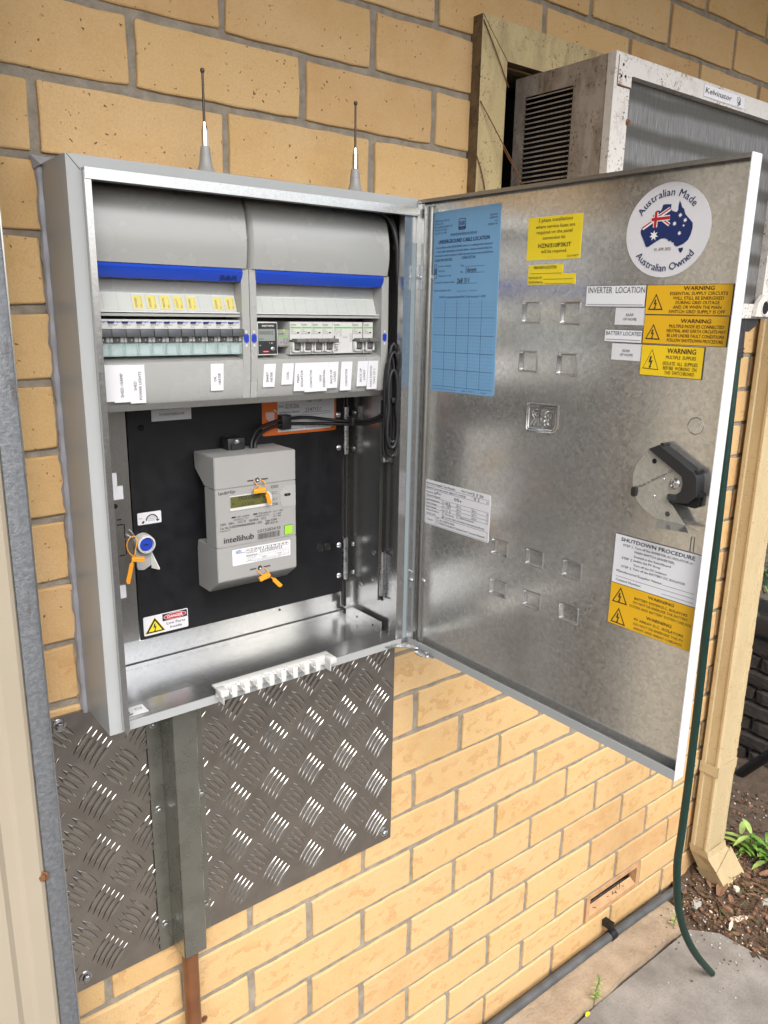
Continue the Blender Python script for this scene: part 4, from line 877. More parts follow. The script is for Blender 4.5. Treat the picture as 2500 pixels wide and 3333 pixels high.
METER=[
 ('Landis+Gyr',0.0804,1.4087,0.0269,0.0047,0.7),
 ('E355',0.1656,1.4083,0.0118,0.0040,1),
 ('1000 imp/kWh',0.1080,1.3716,0.0203,0.0025,0),
 ('1000 imp/kvarh',0.1431,1.3718,0.0213,0.0026,0),
 ('AS62053.21 Cl.1',0.1026,1.3679,0.0238,0.0025,0),
 ('AS62053.23 Cl.2',0.1379,1.3679,0.0234,0.0026,0),
 ('Itot = 100A',0.1682,1.3716,0.0167,0.0026,0),
 ('L1 = 60A',0.1681,1.3676,0.0133,0.0026,0),
 ('L2 = 40A',0.1680,1.3639,0.0133,0.0026,0),
 ('230V   50Hz',0.0813,1.3631,0.0224,0.0034,0.5),
 ('OVC IV',0.1092,1.3632,0.0133,0.0035,0.5),
 ('10(100)A',0.1275,1.3629,0.0154,0.0035,0.5),
 ('UC3',0.1477,1.3631,0.0074,0.0035,0.5),
 ('Type: S1300',0.1541,1.3585,0.0198,0.0033,0.5),
 ('NMI 14/2/110',0.1542,1.3541,0.0211,0.0033,0.5),
 ('Cat. No. S1325D0NNNNN002IHA - 2025',0.0811,1.3578,0.0675,0.0032,0.7),
 ('Property Of:',0.0810,1.3543,0.0155,0.0023,0),
 ('LG12G024153',0.1414,1.3441,0.0383,0.0045,1),
 ('intellihub',0.0864,1.3364,0.0481,0.0086,2),
 ('NMI',0.1218,1.3193,0.0041,0.0014,1),
 ('2 0 0 1 2 3 9 3 4 9',0.1284,1.3185,0.0630,0.0036,0.7),
 ('LG12G024153',0.1445,1.3136,0.0373,0.0041,0.7),
 ('Property/Serial No.',0.1215,1.3152,0.0178,0.0017,0.7),
 ('Element Selections',0.1212,1.3109,0.0180,0.0017,1),
 ('General',0.1227,1.3073,0.0073,0.0014,1),
 ('Supply',0.1233,1.3042,0.0064,0.0014,1),
 ('Generation',0.1463,1.3060,0.0099,0.0016,1),
 ('(select)',0.1482,1.3041,0.0063,0.0015,1),
 ('Controlled',0.1722,1.3063,0.0097,0.0016,1),
 ('Load',0.1748,1.3039,0.0047,0.0015,1),
 ('For customer enquiries please contact your electricity retailer',0.1350,1.3009,0.0445,0.0011,0),
 ('INTELLIHUB',0.1055,1.3171,0.0130,0.0016,0.5),
]
LCD=[(0.0977,1.4033),(0.1564,1.4037),(0.1567,1.3885),(0.0976,1.3866)]
BEZ=[(0.0970,1.4046),(0.1643,1.4051),(0.1657,1.3819),(0.0972,1.3829)]
GREEN=[(0.1867,1.3479),(0.2014,1.3480),(0.2010,1.3331),(0.1866,1.3330)]
BAR=[(0.1413,1.3423),(0.1796,1.3421),(0.1794,1.3330),(0.1411,1.3333)]
STK=[(0.0989,1.3240),(0.1967,1.3242),(0.1966,1.2999),(0.0989,1.2996)]
OPT=[(0.1800,1.4001),(0.2070,1.4098),(0.2070,1.3768),(0.1804,1.3846)]
PORT=[(0.1870,1.3951),(0.1983,1.3954)]
SLOT1=[(0.1264,1.4242),(0.1421,1.4235),(0.1598,1.4237)]
SLOT2=[(0.1270,1.2896),(0.1432,1.2895),(0.1611,1.2891)]
TBL=[(0.1206,1.3214),(0.1939,1.3226),(0.1932,1.3023),(0.1205,1.3029)]
LED=[(0.0996,1.3730),(0.1062,1.3735),(0.1347,1.3728),(0.1413,1.3732)]
SEAM=[(0.0744,1.4161),(0.2071,1.4158),(0.0764,1.3300),(0.2078,1.3296)]
SIDEL=[(0.0538,1.4284),(0.0570,1.4071)]
ICON=[(0.1668,1.4018),(0.1760,1.4024),(0.1685,1.3904),(0.1752,1.3925),(0.1690,1.3820),(0.1763,1.3834)]
a_ = math.radians(-.85); DB = DP.rot(.085, 1.677, -a_)
mb = MB(); bx, by, bw, bh = .0215, 1.5520, .1295, .2505; sheet(mb, DB, bx, by, bx+bw, by+bh, 'paper_blue', .003)
def bt(s, x, y, h, wd=None, b=.5, m='ink_blue', al='l', sh=0): mb.text(DB, s, bx+x*.001, by+bh-y*.001, h*.001, m, None if wd is None else wd*.001, b, al, z=.0008, shear=sh)
def bl(xa, ya, xb, yb, wd=.4, m='ink_blue', z=.0007): mb.line(DB, (bx+xa*.001, by+bh-ya*.001), (bx+xb*.001, by+bh-yb*.001), wd*.001, z, m)
for k, (s, wd) in enumerate((('B&R Enclosures Pty Ltd', 29), ('PO Box 1701', 16), ('Browns Plains BC QLD 4118', 35), ('Ph: (07) 3714 1000', 24), ('Fax: (07) 3714 1001', 24))): bt(s, 3, 13.5+k*4.2, 2.4, wd, .3)
for k, s in enumerate(('Applicable', 'S/R050108', 'and', 'S/R050111B')): bt(s, 124, 14+k*4, 2.4, None, .3, 'ink_blue', 'r')
mb.prism(rrect(bx+.0505, by+bh-.0275, bx+.0648, by+bh-.0128, .002), DB, None, .0007, 'ink_blue'); mb.prism(rrect(bx+.0515, by+bh-.0232, bx+.0638, by+bh-.0138, .0012), DB, None, .0008, 'paper_blue'); bt('B&R', 52.5, 21.8, 6, 10.5, 2)
mb.text(DB, 'ENCLOSURES', bx+.0525, by+bh-.0262, .0015, 'paper_blue', .010, .5, z=.0009)
bt('www.brenclosures.com.au', 35, 33.5, 3.2, 52); bl(35, 34.2, 87, 34.2, .3); bt('UNDERGROUND CABLE LOCATION', 11, 43.5, 5, 100, 1.6)
for k, (s, x, wd) in enumerate((('In accordance with AS/NZS3000, service or underground consumer\'s', 5.5, 112), ('mains cable information is shown below. Caution should always be', 7, 109), ('exercised as other services or cables may exist, but are not recorded here', 4, 114))): bt(s, x, 50+k*5.4, 2.8, wd, .4)
bt('CABLE PROTECTED', 3.5, 67.5, 3.4, 36); bt('CABLE DETAIL', 59, 66, 3.4, 27)
for k in range(3): mb.frame(DB, bx+.003, by+bh-.0775-.0066*k, bx+.0085, by+bh-.0713-.0066*k, .0006, .0008, 'ink_blue')
bl(3.4, 78.6, 8, 83.6, 1.2, 'ink'); bl(8, 78.6, 3.4, 83.6, 1.2, 'ink')
for k, (s, wd) in enumerate((('Sunken in sheeting', 26), ('Plastic Pipe', 14), ('Protection over cable', 27))): bt(s, 11.5, 75+k*6.6, 2.2, wd, .2)
bt('Type', 57, 76, 2.4); bl(66, 76.5, 103, 76.5); bt('Size', 57, 84.5, 2.4); bl(66, 85, 103, 85); bt('16mm', 67.5, 84, 6.3, 20, .6, 'ink', sh=.08)
bt("Contractor's invoice number", 3.5, 97.5, 2.6, 43, .3); bl(50, 99, 90, 99); bt('268 311', 50.5, 98, 6.4, 24, .6, 'ink', sh=.05)
bt('Initial energisation date', 3.5, 108.5, 2.6, 35, .3); bl(50, 109, 71, 109); bl(74, 109, 90, 109); bt('NOTE! Underground Route Plan To Be Accurate +/- 0.2M', 15, 118, 2.8, 92, .4)
for k in range(1, 5): bl(3+k*24.4, 121, 3+k*24.4, 245, .5)
for k in range(1, 6): bl(3, 121+k*24.4, 126, 121+k*24.4, .5)
for k in range(1, 26):
    if k % 5: bl(3+k*4.88, 121, 3+k*4.88, 243, .16, 'gridline', .0006); bl(3, 121+k*4.88, 126, 121+k*4.88, .16, 'gridline', .00062)
bt('It is recommended to use a ball point pen', 3, 248, 1.9, 52, .2); bt('Scale: 1 block = _____ metres', 66, 248, 2.2, 50, .3); mb.build('sticker', door, 'tall blue underground cable location sheet with a printed grid')
mb = MB(); sheet(mb, DP, .1975, 1.7298, .2812, 1.7806, 'paper_yellow', .001); put(mb, DP, [(a, b, c, d, h*.78, .3) if k != 4 else (a, b, c, d, h*.8, 1.2) for k, (a, b, c, d, h, q) in enumerate(YEL[:7])]); mb.build('sticker', door, 'yellow three phase installations notice')
mb = MB(); mb.prism([(.2020, 1.7001), (.2769, 1.7001), (.2769, 1.7127), (.2568, 1.7127), (.2568, 1.7241), (.2020, 1.7241)], DP, 0, .0005, 'paper_yellow'); put(mb, DP, YEL[7:]+YEL2)
for a, b, y in ((.206, .256, 1.7135), (.2275, .2735, 1.7065), (.2300, .2735, 1.7012)): mb.line(DP, (a, y), (b, y), .0004, .0008, 'ink')
mb.build('sticker', door, 'yellow main earth location label')
# round sticker
mb = MB(); CX, CZ = .3942, 1.7540; mb.prism(circ(CX, CZ, .0505, 64, .0485), DP, 0, .0005, 'paper'); mb.prism(AUSP, DP, None, .0008, 'navy'); mb.prism(TAS, DP, None, .0008, 'navy')
def band(a, b, wd, m, z): mb.line(DP, a, b, wd, z, m)
band((.3640, 1.7578), (.3960, 1.7758), .0042, 'white_print', .0010); band((.3640, 1.7583), (.3960, 1.7763), .0016, 'red_print', .0011)
band((.3815, 1.7700), (.3968, 1.7595), .0038, 'white_print', .0010); band((.3820, 1.7695), (.3968, 1.7598), .0014, 'red_print', .0011)
band((.3797, 1.7735), (.3797, 1.7578), .0052, 'white_print', .0012); band((.3742, 1.7662), (.3968, 1.7668), .0054, 'white_print', .0012); band((.3797, 1.7740), (.3797, 1.7572), .0032, 'red_print', .0013); band((.3748, 1.7662), (.3968, 1.7668), .0033, 'red_print', .00135)
def star(cx, cy, r, n=7):
    mb.prism([(cx+(r if k % 2 == 0 else r*.45)*math.sin(math.pi*k/n), cy+(r if k % 2 == 0 else r*.45)*math.cos(math.pi*k/n)) for k in range(2*n)], DP, None, .0011, 'white_print')
for (cx, cy), r in zip(STARS, (.0056, .0026, .0026, .0026, .0026, .0015)): star(cx, cy, r)
mb.text(DP, '01 APR 2025', .3815, 1.7335, .0030, 'ink_brown', .0200, .2, z=.0009)
def arc(txt, R, a_mid, h, top):
    wds = [];
    for ch in txt: vs, fs, a, b = glyph(ch, .7) if ch != ' ' else ((), (), 0, .28); wds.append((b-a)*h/CAP+.0009)
    tot = sum(wds); ang = tot/R; cur = a_mid+(ang/2 if top else -ang/2)
    for ch, wd in zip(txt, wds):
        th = wd/R; cur += (-th/2 if top else th/2); x, y = CX+R*math.cos(cur), CZ+R*.96*math.sin(cur); rot = cur-math.pi/2 if top else cur+math.pi/2
        f2 = Fr(DP.p(x, y), DP.ex*math.cos(rot)+DP.ey*math.sin(rot), DP.ey*math.cos(rot)-DP.ex*math.sin(rot))
        if ch != ' ': mb.text(f2, ch, 0, 0, h, 'ink_blue', None, .7, 'c', z=.0009)
        cur += (-th/2 if top else th/2)
arc('Australian Made', .0365, math.radians(95), .0076, True); arc('Australian Owned', .0440, math.radians(-90), .0076, False); mb.build('sticker', door, 'round white sticker with a flag-filled map of Australia')
# warning labels
def wl(name, x0, y0, x1, y1, bg, items, extra=None, side='ink', th=.0010, m='ink'):
    global mb
    mb = MB(); mb.prism([(x0, y0), (x1, y0), (x1, y1), (x0, y1)], DP, 0, th, 'ink'); mb.rect(DP, x0+.0003, y0+.0005, x1-.0007, y1-.0005, th+.0001, bg); put(mb, DP, items, m, th+.0003)
    if extra: extra()
    mb.build('sticker', door, name)
def tl(P, bg, k=.78): tri(mb, DP, P, 'ink', bg, k, .0013)
wl('white inverter location label', .2953, 1.6738, .3768, 1.6978, 'label_white', WARN[:1], lambda: mb.line(DP, (.2975, 1.6762), (.3742, 1.6762), .0005, .0013, 'ink'))
mb = MB(); sheet(mb, DP, .3383, 1.6540, .3774, 1.6730, 'paper', 0); put(mb, DP, WARN[1:3]); mb.build('sticker', door, 'white rear of home label below inverter location')
wl('white battery located label', .3265, 1.6342, .3772, 1.6485, 'label_white', WARN[3:4], lambda: mb.line(DP, (.3285, 1.6372), (.3752, 1.6372), .0005, .0013, 'ink'))
mb = MB(); sheet(mb, DP, .3378, 1.6142, .3768, 1.6328, 'paper', 0); put(mb, DP, WARN[4:6]); mb.build('sticker', door, 'white rear of home label below battery located')
wl('amber warning label about essential supply circuits', .3774, 1.6660, .4779, 1.6977, 'label_orange', WARN[6:12], lambda: tl(TRI1, 'label_orange'), m='ink_brown')
wl('amber warning label about multiple mode connections', .3778, 1.6343, .4776, 1.6656, 'label_orange', WARN[12:17], lambda: tl(TRI2, 'label_orange'), m='ink_brown')
wl('yellow warning label about multiple supplies', .3781, 1.5992, .4543, 1.6333, 'label_amber', WARN[17:], lambda: (tl(TRI3, 'label_amber', .90), ), m='ink_brown')
def shx():
    mb.rect(DP, .3676, 1.2938, .4789, 1.3468, .00115, 'label_orange'); mb.line(DP, (.3672, 1.3470), (.4793, 1.3470), .0007, .00125, 'ink')
    put(mb, DP, SHUT[12:], 'ink', .0013); tl(TRI4, 'label_orange'); tl(TRI5, 'label_orange')
    for k in range(0, 6, 2): mb.line(DP, LN[k], LN[k+1], .0004, .0013, 'ink')
wl('large white and amber shutdown procedure label', .3672, 1.2935, .4796, 1.4090, 'label_white', SHUT[:12], shx)
mb = MB(); sheet(mb, DP, .0195, 1.3440, .1575, 1.4140, 'paper', .003)
put(mb, DP, TEST[:18]); put(mb, DP, TEST[18:24], 'ink'); put(mb, DP, TEST[24:], 'ink_grey')
for y in (1.4060, 1.3998, 1.3880, 1.3822, 1.3765, 1.3710, 1.3592, 1.3455): mb.line(DP, (.0215, y), (.1545, y), .00035, .0007, 'ink')
for xa, ya, xb, yb in ((.0215, 1.4060, .0215, 1.3998), (.1545, 1.4060, .1545, 1.3998), (.0215, 1.3880, .0215, 1.3710), (.1545, 1.3880, .1545, 1.3710), (.0586, 1.3880, .0586, 1.3710), (.0913, 1.3880, .0913, 1.3710), (.1239, 1.3880, .1239, 1.3710), (.0215, 1.3592, .0215, 1.3455), (.1545, 1.3592, .1545, 1.3455), (.0441, 1.3592, .0441, 1.3455), (.121, 1.4060, .121, 1.4030)): mb.line(DP, (xa, ya), (xb, yb), .00035, .0007, 'ink')
for xa, ya in ((.0402, 1.3938), (.0590, 1.3655), (.0905, 1.3665), (.0590, 1.3602), (.0470, 1.3540), (.0470, 1.3490)): mb.frame(DP, xa, ya, xa+.0042, ya+.0038, .0004, .0008, 'ink')
for a, b in (((.0412, 1.3955), (.0425, 1.3942)), ((.0425, 1.3942), (.049, 1.3985)), ((.0598, 1.3622), (.0608, 1.3608)), ((.0608, 1.3608), (.0635, 1.3640)), ((.0478, 1.3572), (.0520, 1.3585))): mb.line(DP, a, b, .0007, .0010, 'ink')
for x, y in ((.0868, 1.4015), (.150, 1.4012), (.0885, 1.3835), (.1205, 1.3838), (.151, 1.3840)): mb.text(DP, 'O', x, y, .0026, 'ink', .0034, .3, z=.0009)
for x in (.0888, .1210, .1515):
    for y in (1.3778, 1.3722): mb.text(DP, 'V', x, y, .0024, 'ink', .0022, .2, z=.0009)
mb.build('sticker', door, 'white electricity supply test results card with handwriting')
# ---- latch
LP = Fr(DP.p(.0080, .0032), DP.ex, DP.ey)
mb = MB(); P = [(.4012, 1.5160)]
for k in range(1, 12):
    t_ = k/12; a = math.radians(128+t_*118); P.append((.4235+.0405*math.cos(a), 1.4795+.0400*math.sin(a)))
P += [(.4190, 1.4385), (.4538, 1.4378), (.4372, 1.4575), (.4312, 1.4605), (.4312, 1.4700), (.4400, 1.4705), (.4460, 1.4755), (.4475, 1.4840), (.4450, 1.4922)]
mb.prism(P, LP, .012, .0135, 'latch_plate', 'galv_old')
mb.prism([(.4016, 1.5163), (.4136, 1.5225), (.4575, 1.4990), (.4625, 1.4930), (.4640, 1.4725), (.4560, 1.4640), (.4380, 1.4610), (.4309, 1.4640), (.4309, 1.4700), (.4400, 1.4705), (.4460, 1.4755), (.4475, 1.4840), (.4450, 1.4922)], LP, .0005, .0165, 'plastic_dark')
mb.prism([(.4385, 1.4612), (.4385, 1.4590), (.4600, 1.4580), (.4635, 1.4600), (.4640, 1.4720)], LP, .0005, .008, 'void')
for k in range(3): mb.line(LP, (.4315, 1.4655+k*.002), (.4420, 1.4650+k*.002), .0007, .0168, 'toggle')
for c_ in ((.4150, 1.5222), (.4590, 1.4985), (.4640, 1.4735)): mb.prism(rrect(c_[0]-.0022, c_[1]-.0022, c_[0]+.0022, c_[1]+.0022, .0008), LP, .001, .012, 'plastic_dark')
mb.prism([(.4176, 1.4386), (.4260, 1.4300), (.4680, 1.4355), (.4560, 1.4384)], Fr(LP.p(0, 0, .0135), LP.ex, LP.ey), -.0015, .0, 'galv'); mb.add([LP.p(.4190, 1.4386, .0125), LP.p(.4540, 1.4380, .0125), LP.p(.4690, 1.4362, .031), LP.p(.4285, 1.4330, .031)], [(0, 1, 2, 3)], 'galv')
mb.lathe(LP.p(.4368, 1.4825, .0135), LP.en, [(.0062, 0), (.0060, .0010), (.0045, .0022), (.0012, .0026), (0, .0018)], 'steel', 20); mb.prism(circ(.4088, 1.5033, .0030, 14), LP, None, .0138, 'void'); mb.prism(circ(.4319, 1.4467, .0030, 14), LP, None, .0138, 'ink_grey')
for x, y in ((.3985, 1.5085), (.4225, 1.4850), (.4130, 1.4640)): mb.lathe(LP.p(x, y, .0135), LP.en, [(.0011, 0), (.0007, .0006), (0, .0008)], 'steel', 10)
mb.prism(rrect(.3855, 1.4590, .3915, 1.4705, .0026), LP, .010, .0185, 'plastic_dark')
f2 = LP.rot(.392, 1.469, math.radians(33)); mb.text(f2, 'Made by BlueScope G2', .3925, 1.4690, .0028, 'ink_grey', .048, .1, z=.0139); mb.build('latch', door, 'pivoting door latch with black plastic guard')

# ================================================================ SWITCHGEAR
CY = -.066                                               # front plane of the plastic covers
def cover(xa, xb, ia, ib, label, brand):
    t = thing('switchboard_cover', label, 'cover', ((xa+xb)/2, -.03, 1.5475))
    mb = MB(); H = []                                     # bulging hood, lofted along x with rounded ends
    hp = [(-.020, 1.8060), (-.040, 1.8055), (-.052, 1.8030), (-.0605, 1.7960), (-.0665, 1.7850), (-.0710, 1.7700), (-.0735, 1.7550), (-.0740, 1.7400), (-.0725, 1.7260), (-.0700, 1.7140), (-.020, 1.7140)]
    secs = [(xa, .75), (xa+.0015, .93), (xa+.005, 1.0), (xb-.005, 1.0), (xb-.0015, .93), (xb, .75)]; n = len(hp)
    vs = [(x, -.02+(y+.02)*k, z) for x, k in secs for y, z in hp]
    mb.add(vs, [(i*n+j, i*n+j+1, (i+1)*n+j+1, (i+1)*n+j) for i in range(len(secs)-1) for j in range(n-1)], 'plastic_grey', True)
    for i in (0, len(secs)-1): mb.add(vs[i*n:(i+1)*n], [list(range(n)) if i else list(range(n))[::-1]], 'plastic_grey')
    for ca, cb in ((xa, ia), (ib, xb)):                   # side columns
        pr_ = [(CY-.001, 1.7138), (CY-.0015, 1.650), (CY-.0015, 1.600), (CY, 1.575), (CY+.004, 1.5475), (-.02, 1.5475), (-.02, 1.7138)]
        mb.prism([(y, z) for y, z in pr_], Fr(((cb if False else ca), 0, 0), (0, 1, 0), (0, 0, 1)), 0.0, cb-ca, 'plastic_grey')
    mb.add([(ia, -.046, 1.7138), (ib, -.046, 1.7138), (ib, -.046, 1.6565), (ia, -.046, 1.6565)], [(3, 2, 1, 0)], 'plastic_grey')     # recess behind the flap
    mb.box((ia, -.062, 1.6535), (ib, -.030, 1.6565), 'plastic_grey')
    mb.add([(ia, -.046, 1.6045), (ib, -.046, 1.6045), (ib, CY, 1.5985), (ia, CY, 1.5985)], [(0, 3, 2, 1)], 'plastic_grey')         # sill
    mb.add([(ia, -.046, 1.6045), (ib, -.046, 1.6045), (ib, -.020, 1.6045), (ia, -.020, 1.6045)], [(0, 1, 2, 3)], 'plastic_grey2')
    lp = [(CY, 1.5985), (CY-.0004, 1.585), (CY, 1.570), (CY+.0022, 1.556), (CY+.006, 1.5475)]; n = len(lp)
    mb.add([(x, y, z) for x in (ia, ib) for y, z in lp], [(j, j+1, n+j+1, n+j) for j in range(n-1)], 'plastic_grey', True)
    mb.box((ia, -.010, 1.600), (ib, -.008, 1.658), 'toggle')
    body = mb.build('body', t)
    mb = MB(); bp = [(-.0695, 1.7132), (-.0712, 1.7100), (-.0700, 1.7050), (-.0655, 1.6975), (-.0600, 1.6965), (-.046, 1.6980)]; n = len(bp)
    mb.add([(x, y, z) for x in (ia-.0005, ib+.0005) for y, z in bp], [(j, j+1, n+j+1, n+j) for j in range(n-1)], 'blue_gloss', True)
    for x, fl_ in ((ia-.0005, 0), (ib+.0005, 1)): mb.add([(x, y, z) for y, z in bp]+[(x, -.046, 1.7132)], [list(range(n+1))], 'blue_gloss')
    if brand: mb.text(Fr((0, -.0657, 1.6975), (1, 0, 0), (0, -.0040, .0095)), 'B&R', ib-.030, .0022, .0062, 'navy', .0245, 2, z=.0012)
    mb.build('blue_strip', t)
    # label carrier and clear flap
    f = Fr((0, -.0560, 1.6590), (1, 0, 0), (0, .36, .93)); mb = MB(); mb.rect(f, ia+.001, .0005, ib-.001, .0232, 0, 'plastic_white'); nn = int((ib-ia)/.01745)
    for k in range(1, nn+1): mb.line(f, (ib-.001-k*.01745+.0008, .001), (ib-.001-k*.01745+.0008, .0225), .0004, .0003, 'ink_grey' if False else 'plastic_grey2')
    car = mb.build('label_carrier', t)
    mb = MB(); g2 = Fr((0, -.0625, 1.6575), (1, 0, 0), (0, .36, .93)); mb.prism([(ia+.0005, 0), (ib-.0005, 0), (ib-.004, .0265), (ia+.003, .0265)], g2, -.0006, .0006, 'clear_flap'); mb.rect(g2, ia+.001, .0002, ib-.001, .0016, .0009, 'plastic_white'); mb.build('clear_flap', t, 'hinged clear plastic flap')
    return t, body, car, f
cl, clb, clc, clf = cover(-.1165, .1110, -.1080, .1002, 'left grey switchboard cover with the yellow circuit tags', True)
cr_, crb, crc, crf = cover(.1120, .3420, .1215, .3295, 'right grey switchboard cover with a row of white printed tags', False)
for k, (s, xc) in enumerate((('POWER', -.0320), ('W/OVEN', -.0145), ('AIR/CON', .0028), ('LIGHT', .0200), ('POWER', .0375), ('POWER', .0735), ('POWER', .0910))):
    mb = MB(); mb.prism([(xc-.0057, .0035), (xc+.0057, .0035), (xc+.0057, .0200), (xc-.0057, .0200)], clf, 0, .0004, 'paper_yellow')
    fv = Fr(clf.p(xc-.0012, .0048), clf.ey, -clf.ex); mb.text(fv, s, 0, 0, .0026, 'ink', .0118, .6, z=.0008); mb.text(Fr(clf.p(xc+.0042, .0048), clf.ey, -clf.ex), 'N/L', 0, 0, .0020, 'ink', .0042, .4, z=.0008)
    mb.line(clf, (xc+.0042, .0105), (xc+.0042, .0185), .0003, .0008, 'ink'); mb.build('circuit_tag', clc, 'yellow tag reading '+s)
def wtag(cv, xa, xb, za, zb, lines, skew=0, lab=''):
    f = FRONT(CY-.0007); mb = MB(); mb.prism([(xa-skew, za), (xb-skew, za), (xb, zb), (xa, zb)], f, 0, .0004, 'paper'); xm = (xa+xb)/2-skew*.5; zm = (za+zb)/2-.002
    for k, (s, L) in enumerate(lines):
        xx = xm+(k-(len(lines)-1)/2)*.0062+.0018; fv = Fr(f.p(xx, zm-L/2), f.ey, -f.ex); mb.text(fv, s, 0, 0, .0036, 'ink', L, .35, z=.0008)
    mb.build('printed_tag', cv, 'white tag reading '+' '.join(s for s, _ in lines))
wtag(cl, -.1000, -.0735, 1.5535, 1.5968, (('SHED 15AMP', .0285),)); wtag(cl, -.0735, -.0537, 1.5520, 1.5966, (('SHED 15AMP', .0285),)); wtag(cl, -.0537, -.0344, 1.5500, 1.5962, (('SHED', .0110), ('POWER LIGHTS', .0340)))
wtag(cl, .0534, .0715, 1.5605, 1.5948, (('OIL', .0072), ('HEATER', .0145)), .0012)
for xa, xb, zb_, L in ((.1314, .1496, 1.5617, (('SMART', .0135), ('METER', .0130))), (.1603, .1781, 1.5638, (('COIL', .0105),)), (.1801, .1977, 1.5540, (('MAIN', .0112), ('ISOLATOR', .0225))), (.1977, .2166, 1.5520, (('CONTACTOR', .0245),)), (.2166, .2353, 1.5522, (('NON', .0082), ('ESSENTIAL', .0245))), (.2356, .2532, 1.5557, (('BACK UP', .0195), ('LOADS', .0140))), (.2582, .2777, 1.5514, (('CONTACTOR', .0245),)), (.2878, .3063, 1.5561, (('BACK UP', .0195), ('LOADS', .0140))), (.3067, .3253, 1.5510, (('MAIN SWITCH', .0310), ('TWO OF 2', .0225)))):
    wtag(cr_, xa, xb, zb_, 1.5926, L, .0030)
for c_, x in ((cl, .1055), (cr_, .1168), (cr_, .3358)):
    mb = MB(); f = FRONT(CY-.0016); mb.prism(rrect(x-.0037, 1.6208, x+.0037, 1.6322, .0035, 5), f, -.0006, .0004, 'blue_lock'); mb.line(f, (x-.0025, 1.6240), (x+.0025, 1.6290), .0009, .0006, 'navy')
    for z in (1.6350, 1.6175): mb.prism(rrect(x-.0012, z-.0016, x+.0012, z+.0016, .0006), f, 0, .0003, 'plastic_white')
    mb.build('cover_screw', c_, 'blue quarter-turn screw')

# ---- circuit breakers, left row
BF = FRONT(-.060)
def breaker_left():
    t = thing('circuit_breaker', 'x', 'circuit breaker', (0, -.06, 1.607), 'breakers in the left cover')
    P = .00865
    mb = MB(); mb.box((-P, -.060, 1.6320), (P, -.015, 1.6495), 'plastic_white'); mb.box((-P, -.0590, 1.6060), (P, -.015, 1.6235), 'plastic_white'); mb.box((-P, -.050, 1.6235), (P, -.0151, 1.6320), 'plastic_grey2')
    mb.text(BF, 'hager', -.0008, 1.6458, .0024, 'print_blue', .0088, 1, z=.0004); mb.text(BF, 'ADC916T', -.0078, 1.6422, .0016, 'ink_grey', .0105, .2, z=.0004); mb.text(BF, 'C16', -.0078, 1.6398, .0016, 'ink_grey', .0045, .2, z=.0004); mb.build('body', t)
    mb = MB(); mb.rbox((-.0083, -.0622, 1.6450), (-.0012, -.0595, 1.6473), .0005, 'navy', 1); mb.build('test_button', t)
    mb = MB(); mb.rbox((-P+.0002, -.0735, 1.6292), (P-.0002, -.052, 1.6386), .0012, 'toggle'); mb.rbox((-.0045, -.0668, 1.6226), (.0035, -.045, 1.6294), .0008, 'toggle'); mb.line(FRONT(-.0669), (-.0004, 1.6245), (.0002, 1.6270), .0007, .0002, 'plastic_white'); mb.build('toggle', t)
    mb = MB(); mb.rbox((-P+.0003, -.0655, 1.6228), (-.0046, -.046, 1.6295), .0012, 'plastic_white'); mb.rbox((.0036, -.0655, 1.6228), (P-.0003, -.046, 1.6295), .0012, 'plastic_white'); mb.build('cradle', t)
    mb = MB(); mb.box((-P+.0006, -.0655, 1.6068), (P-.0006, -.0650, 1.6212), 'clear_teal'); mb.box((-P+.0006, -.0650, 1.6206), (P-.0006, -.0592, 1.6212), 'clear_teal')
    for s in (-1, 1): mb.box((s*(P-.0004), -.0652, 1.6068), (s*(P-.0018), -.0592, 1.6205), 'clear_teal')
    mb.box((-P+.0006, -.0652, 1.6068), (P-.0006, -.0592, 1.6080), 'clear_teal'); mb.build('label_holder', t)
    return t
BL = ['leftmost breaker of the left row, partly hidden by the box edge', 'untagged breaker of the left row, second from the left end', 'untagged breaker just left of the breaker under the first yellow POWER tag', 'breaker under the first yellow POWER tag, left of the W/OVEN one',
      'breaker under the yellow W/OVEN tag', 'breaker under the yellow AIR/CON tag', 'breaker under the yellow LIGHT tag', 'breaker under the yellow POWER tag just right of LIGHT', 'untagged breaker in the gap between the yellow POWER tags', 'breaker second from the right end of the left row, under a POWER tag', 'rightmost breaker of the left row beside the middle columns']
proto = breaker_left(); X = [-.0817, -.0647, -.0477, -.0305, -.0130, .0045, .0219, .0393, .0567, .0742, .0916]
for k, x in enumerate(X):
    if k == 0: proto.location.x = x; proto['label'] = BL[0]
    else: dup(proto, (x, -.06, 1.607), BL[k])
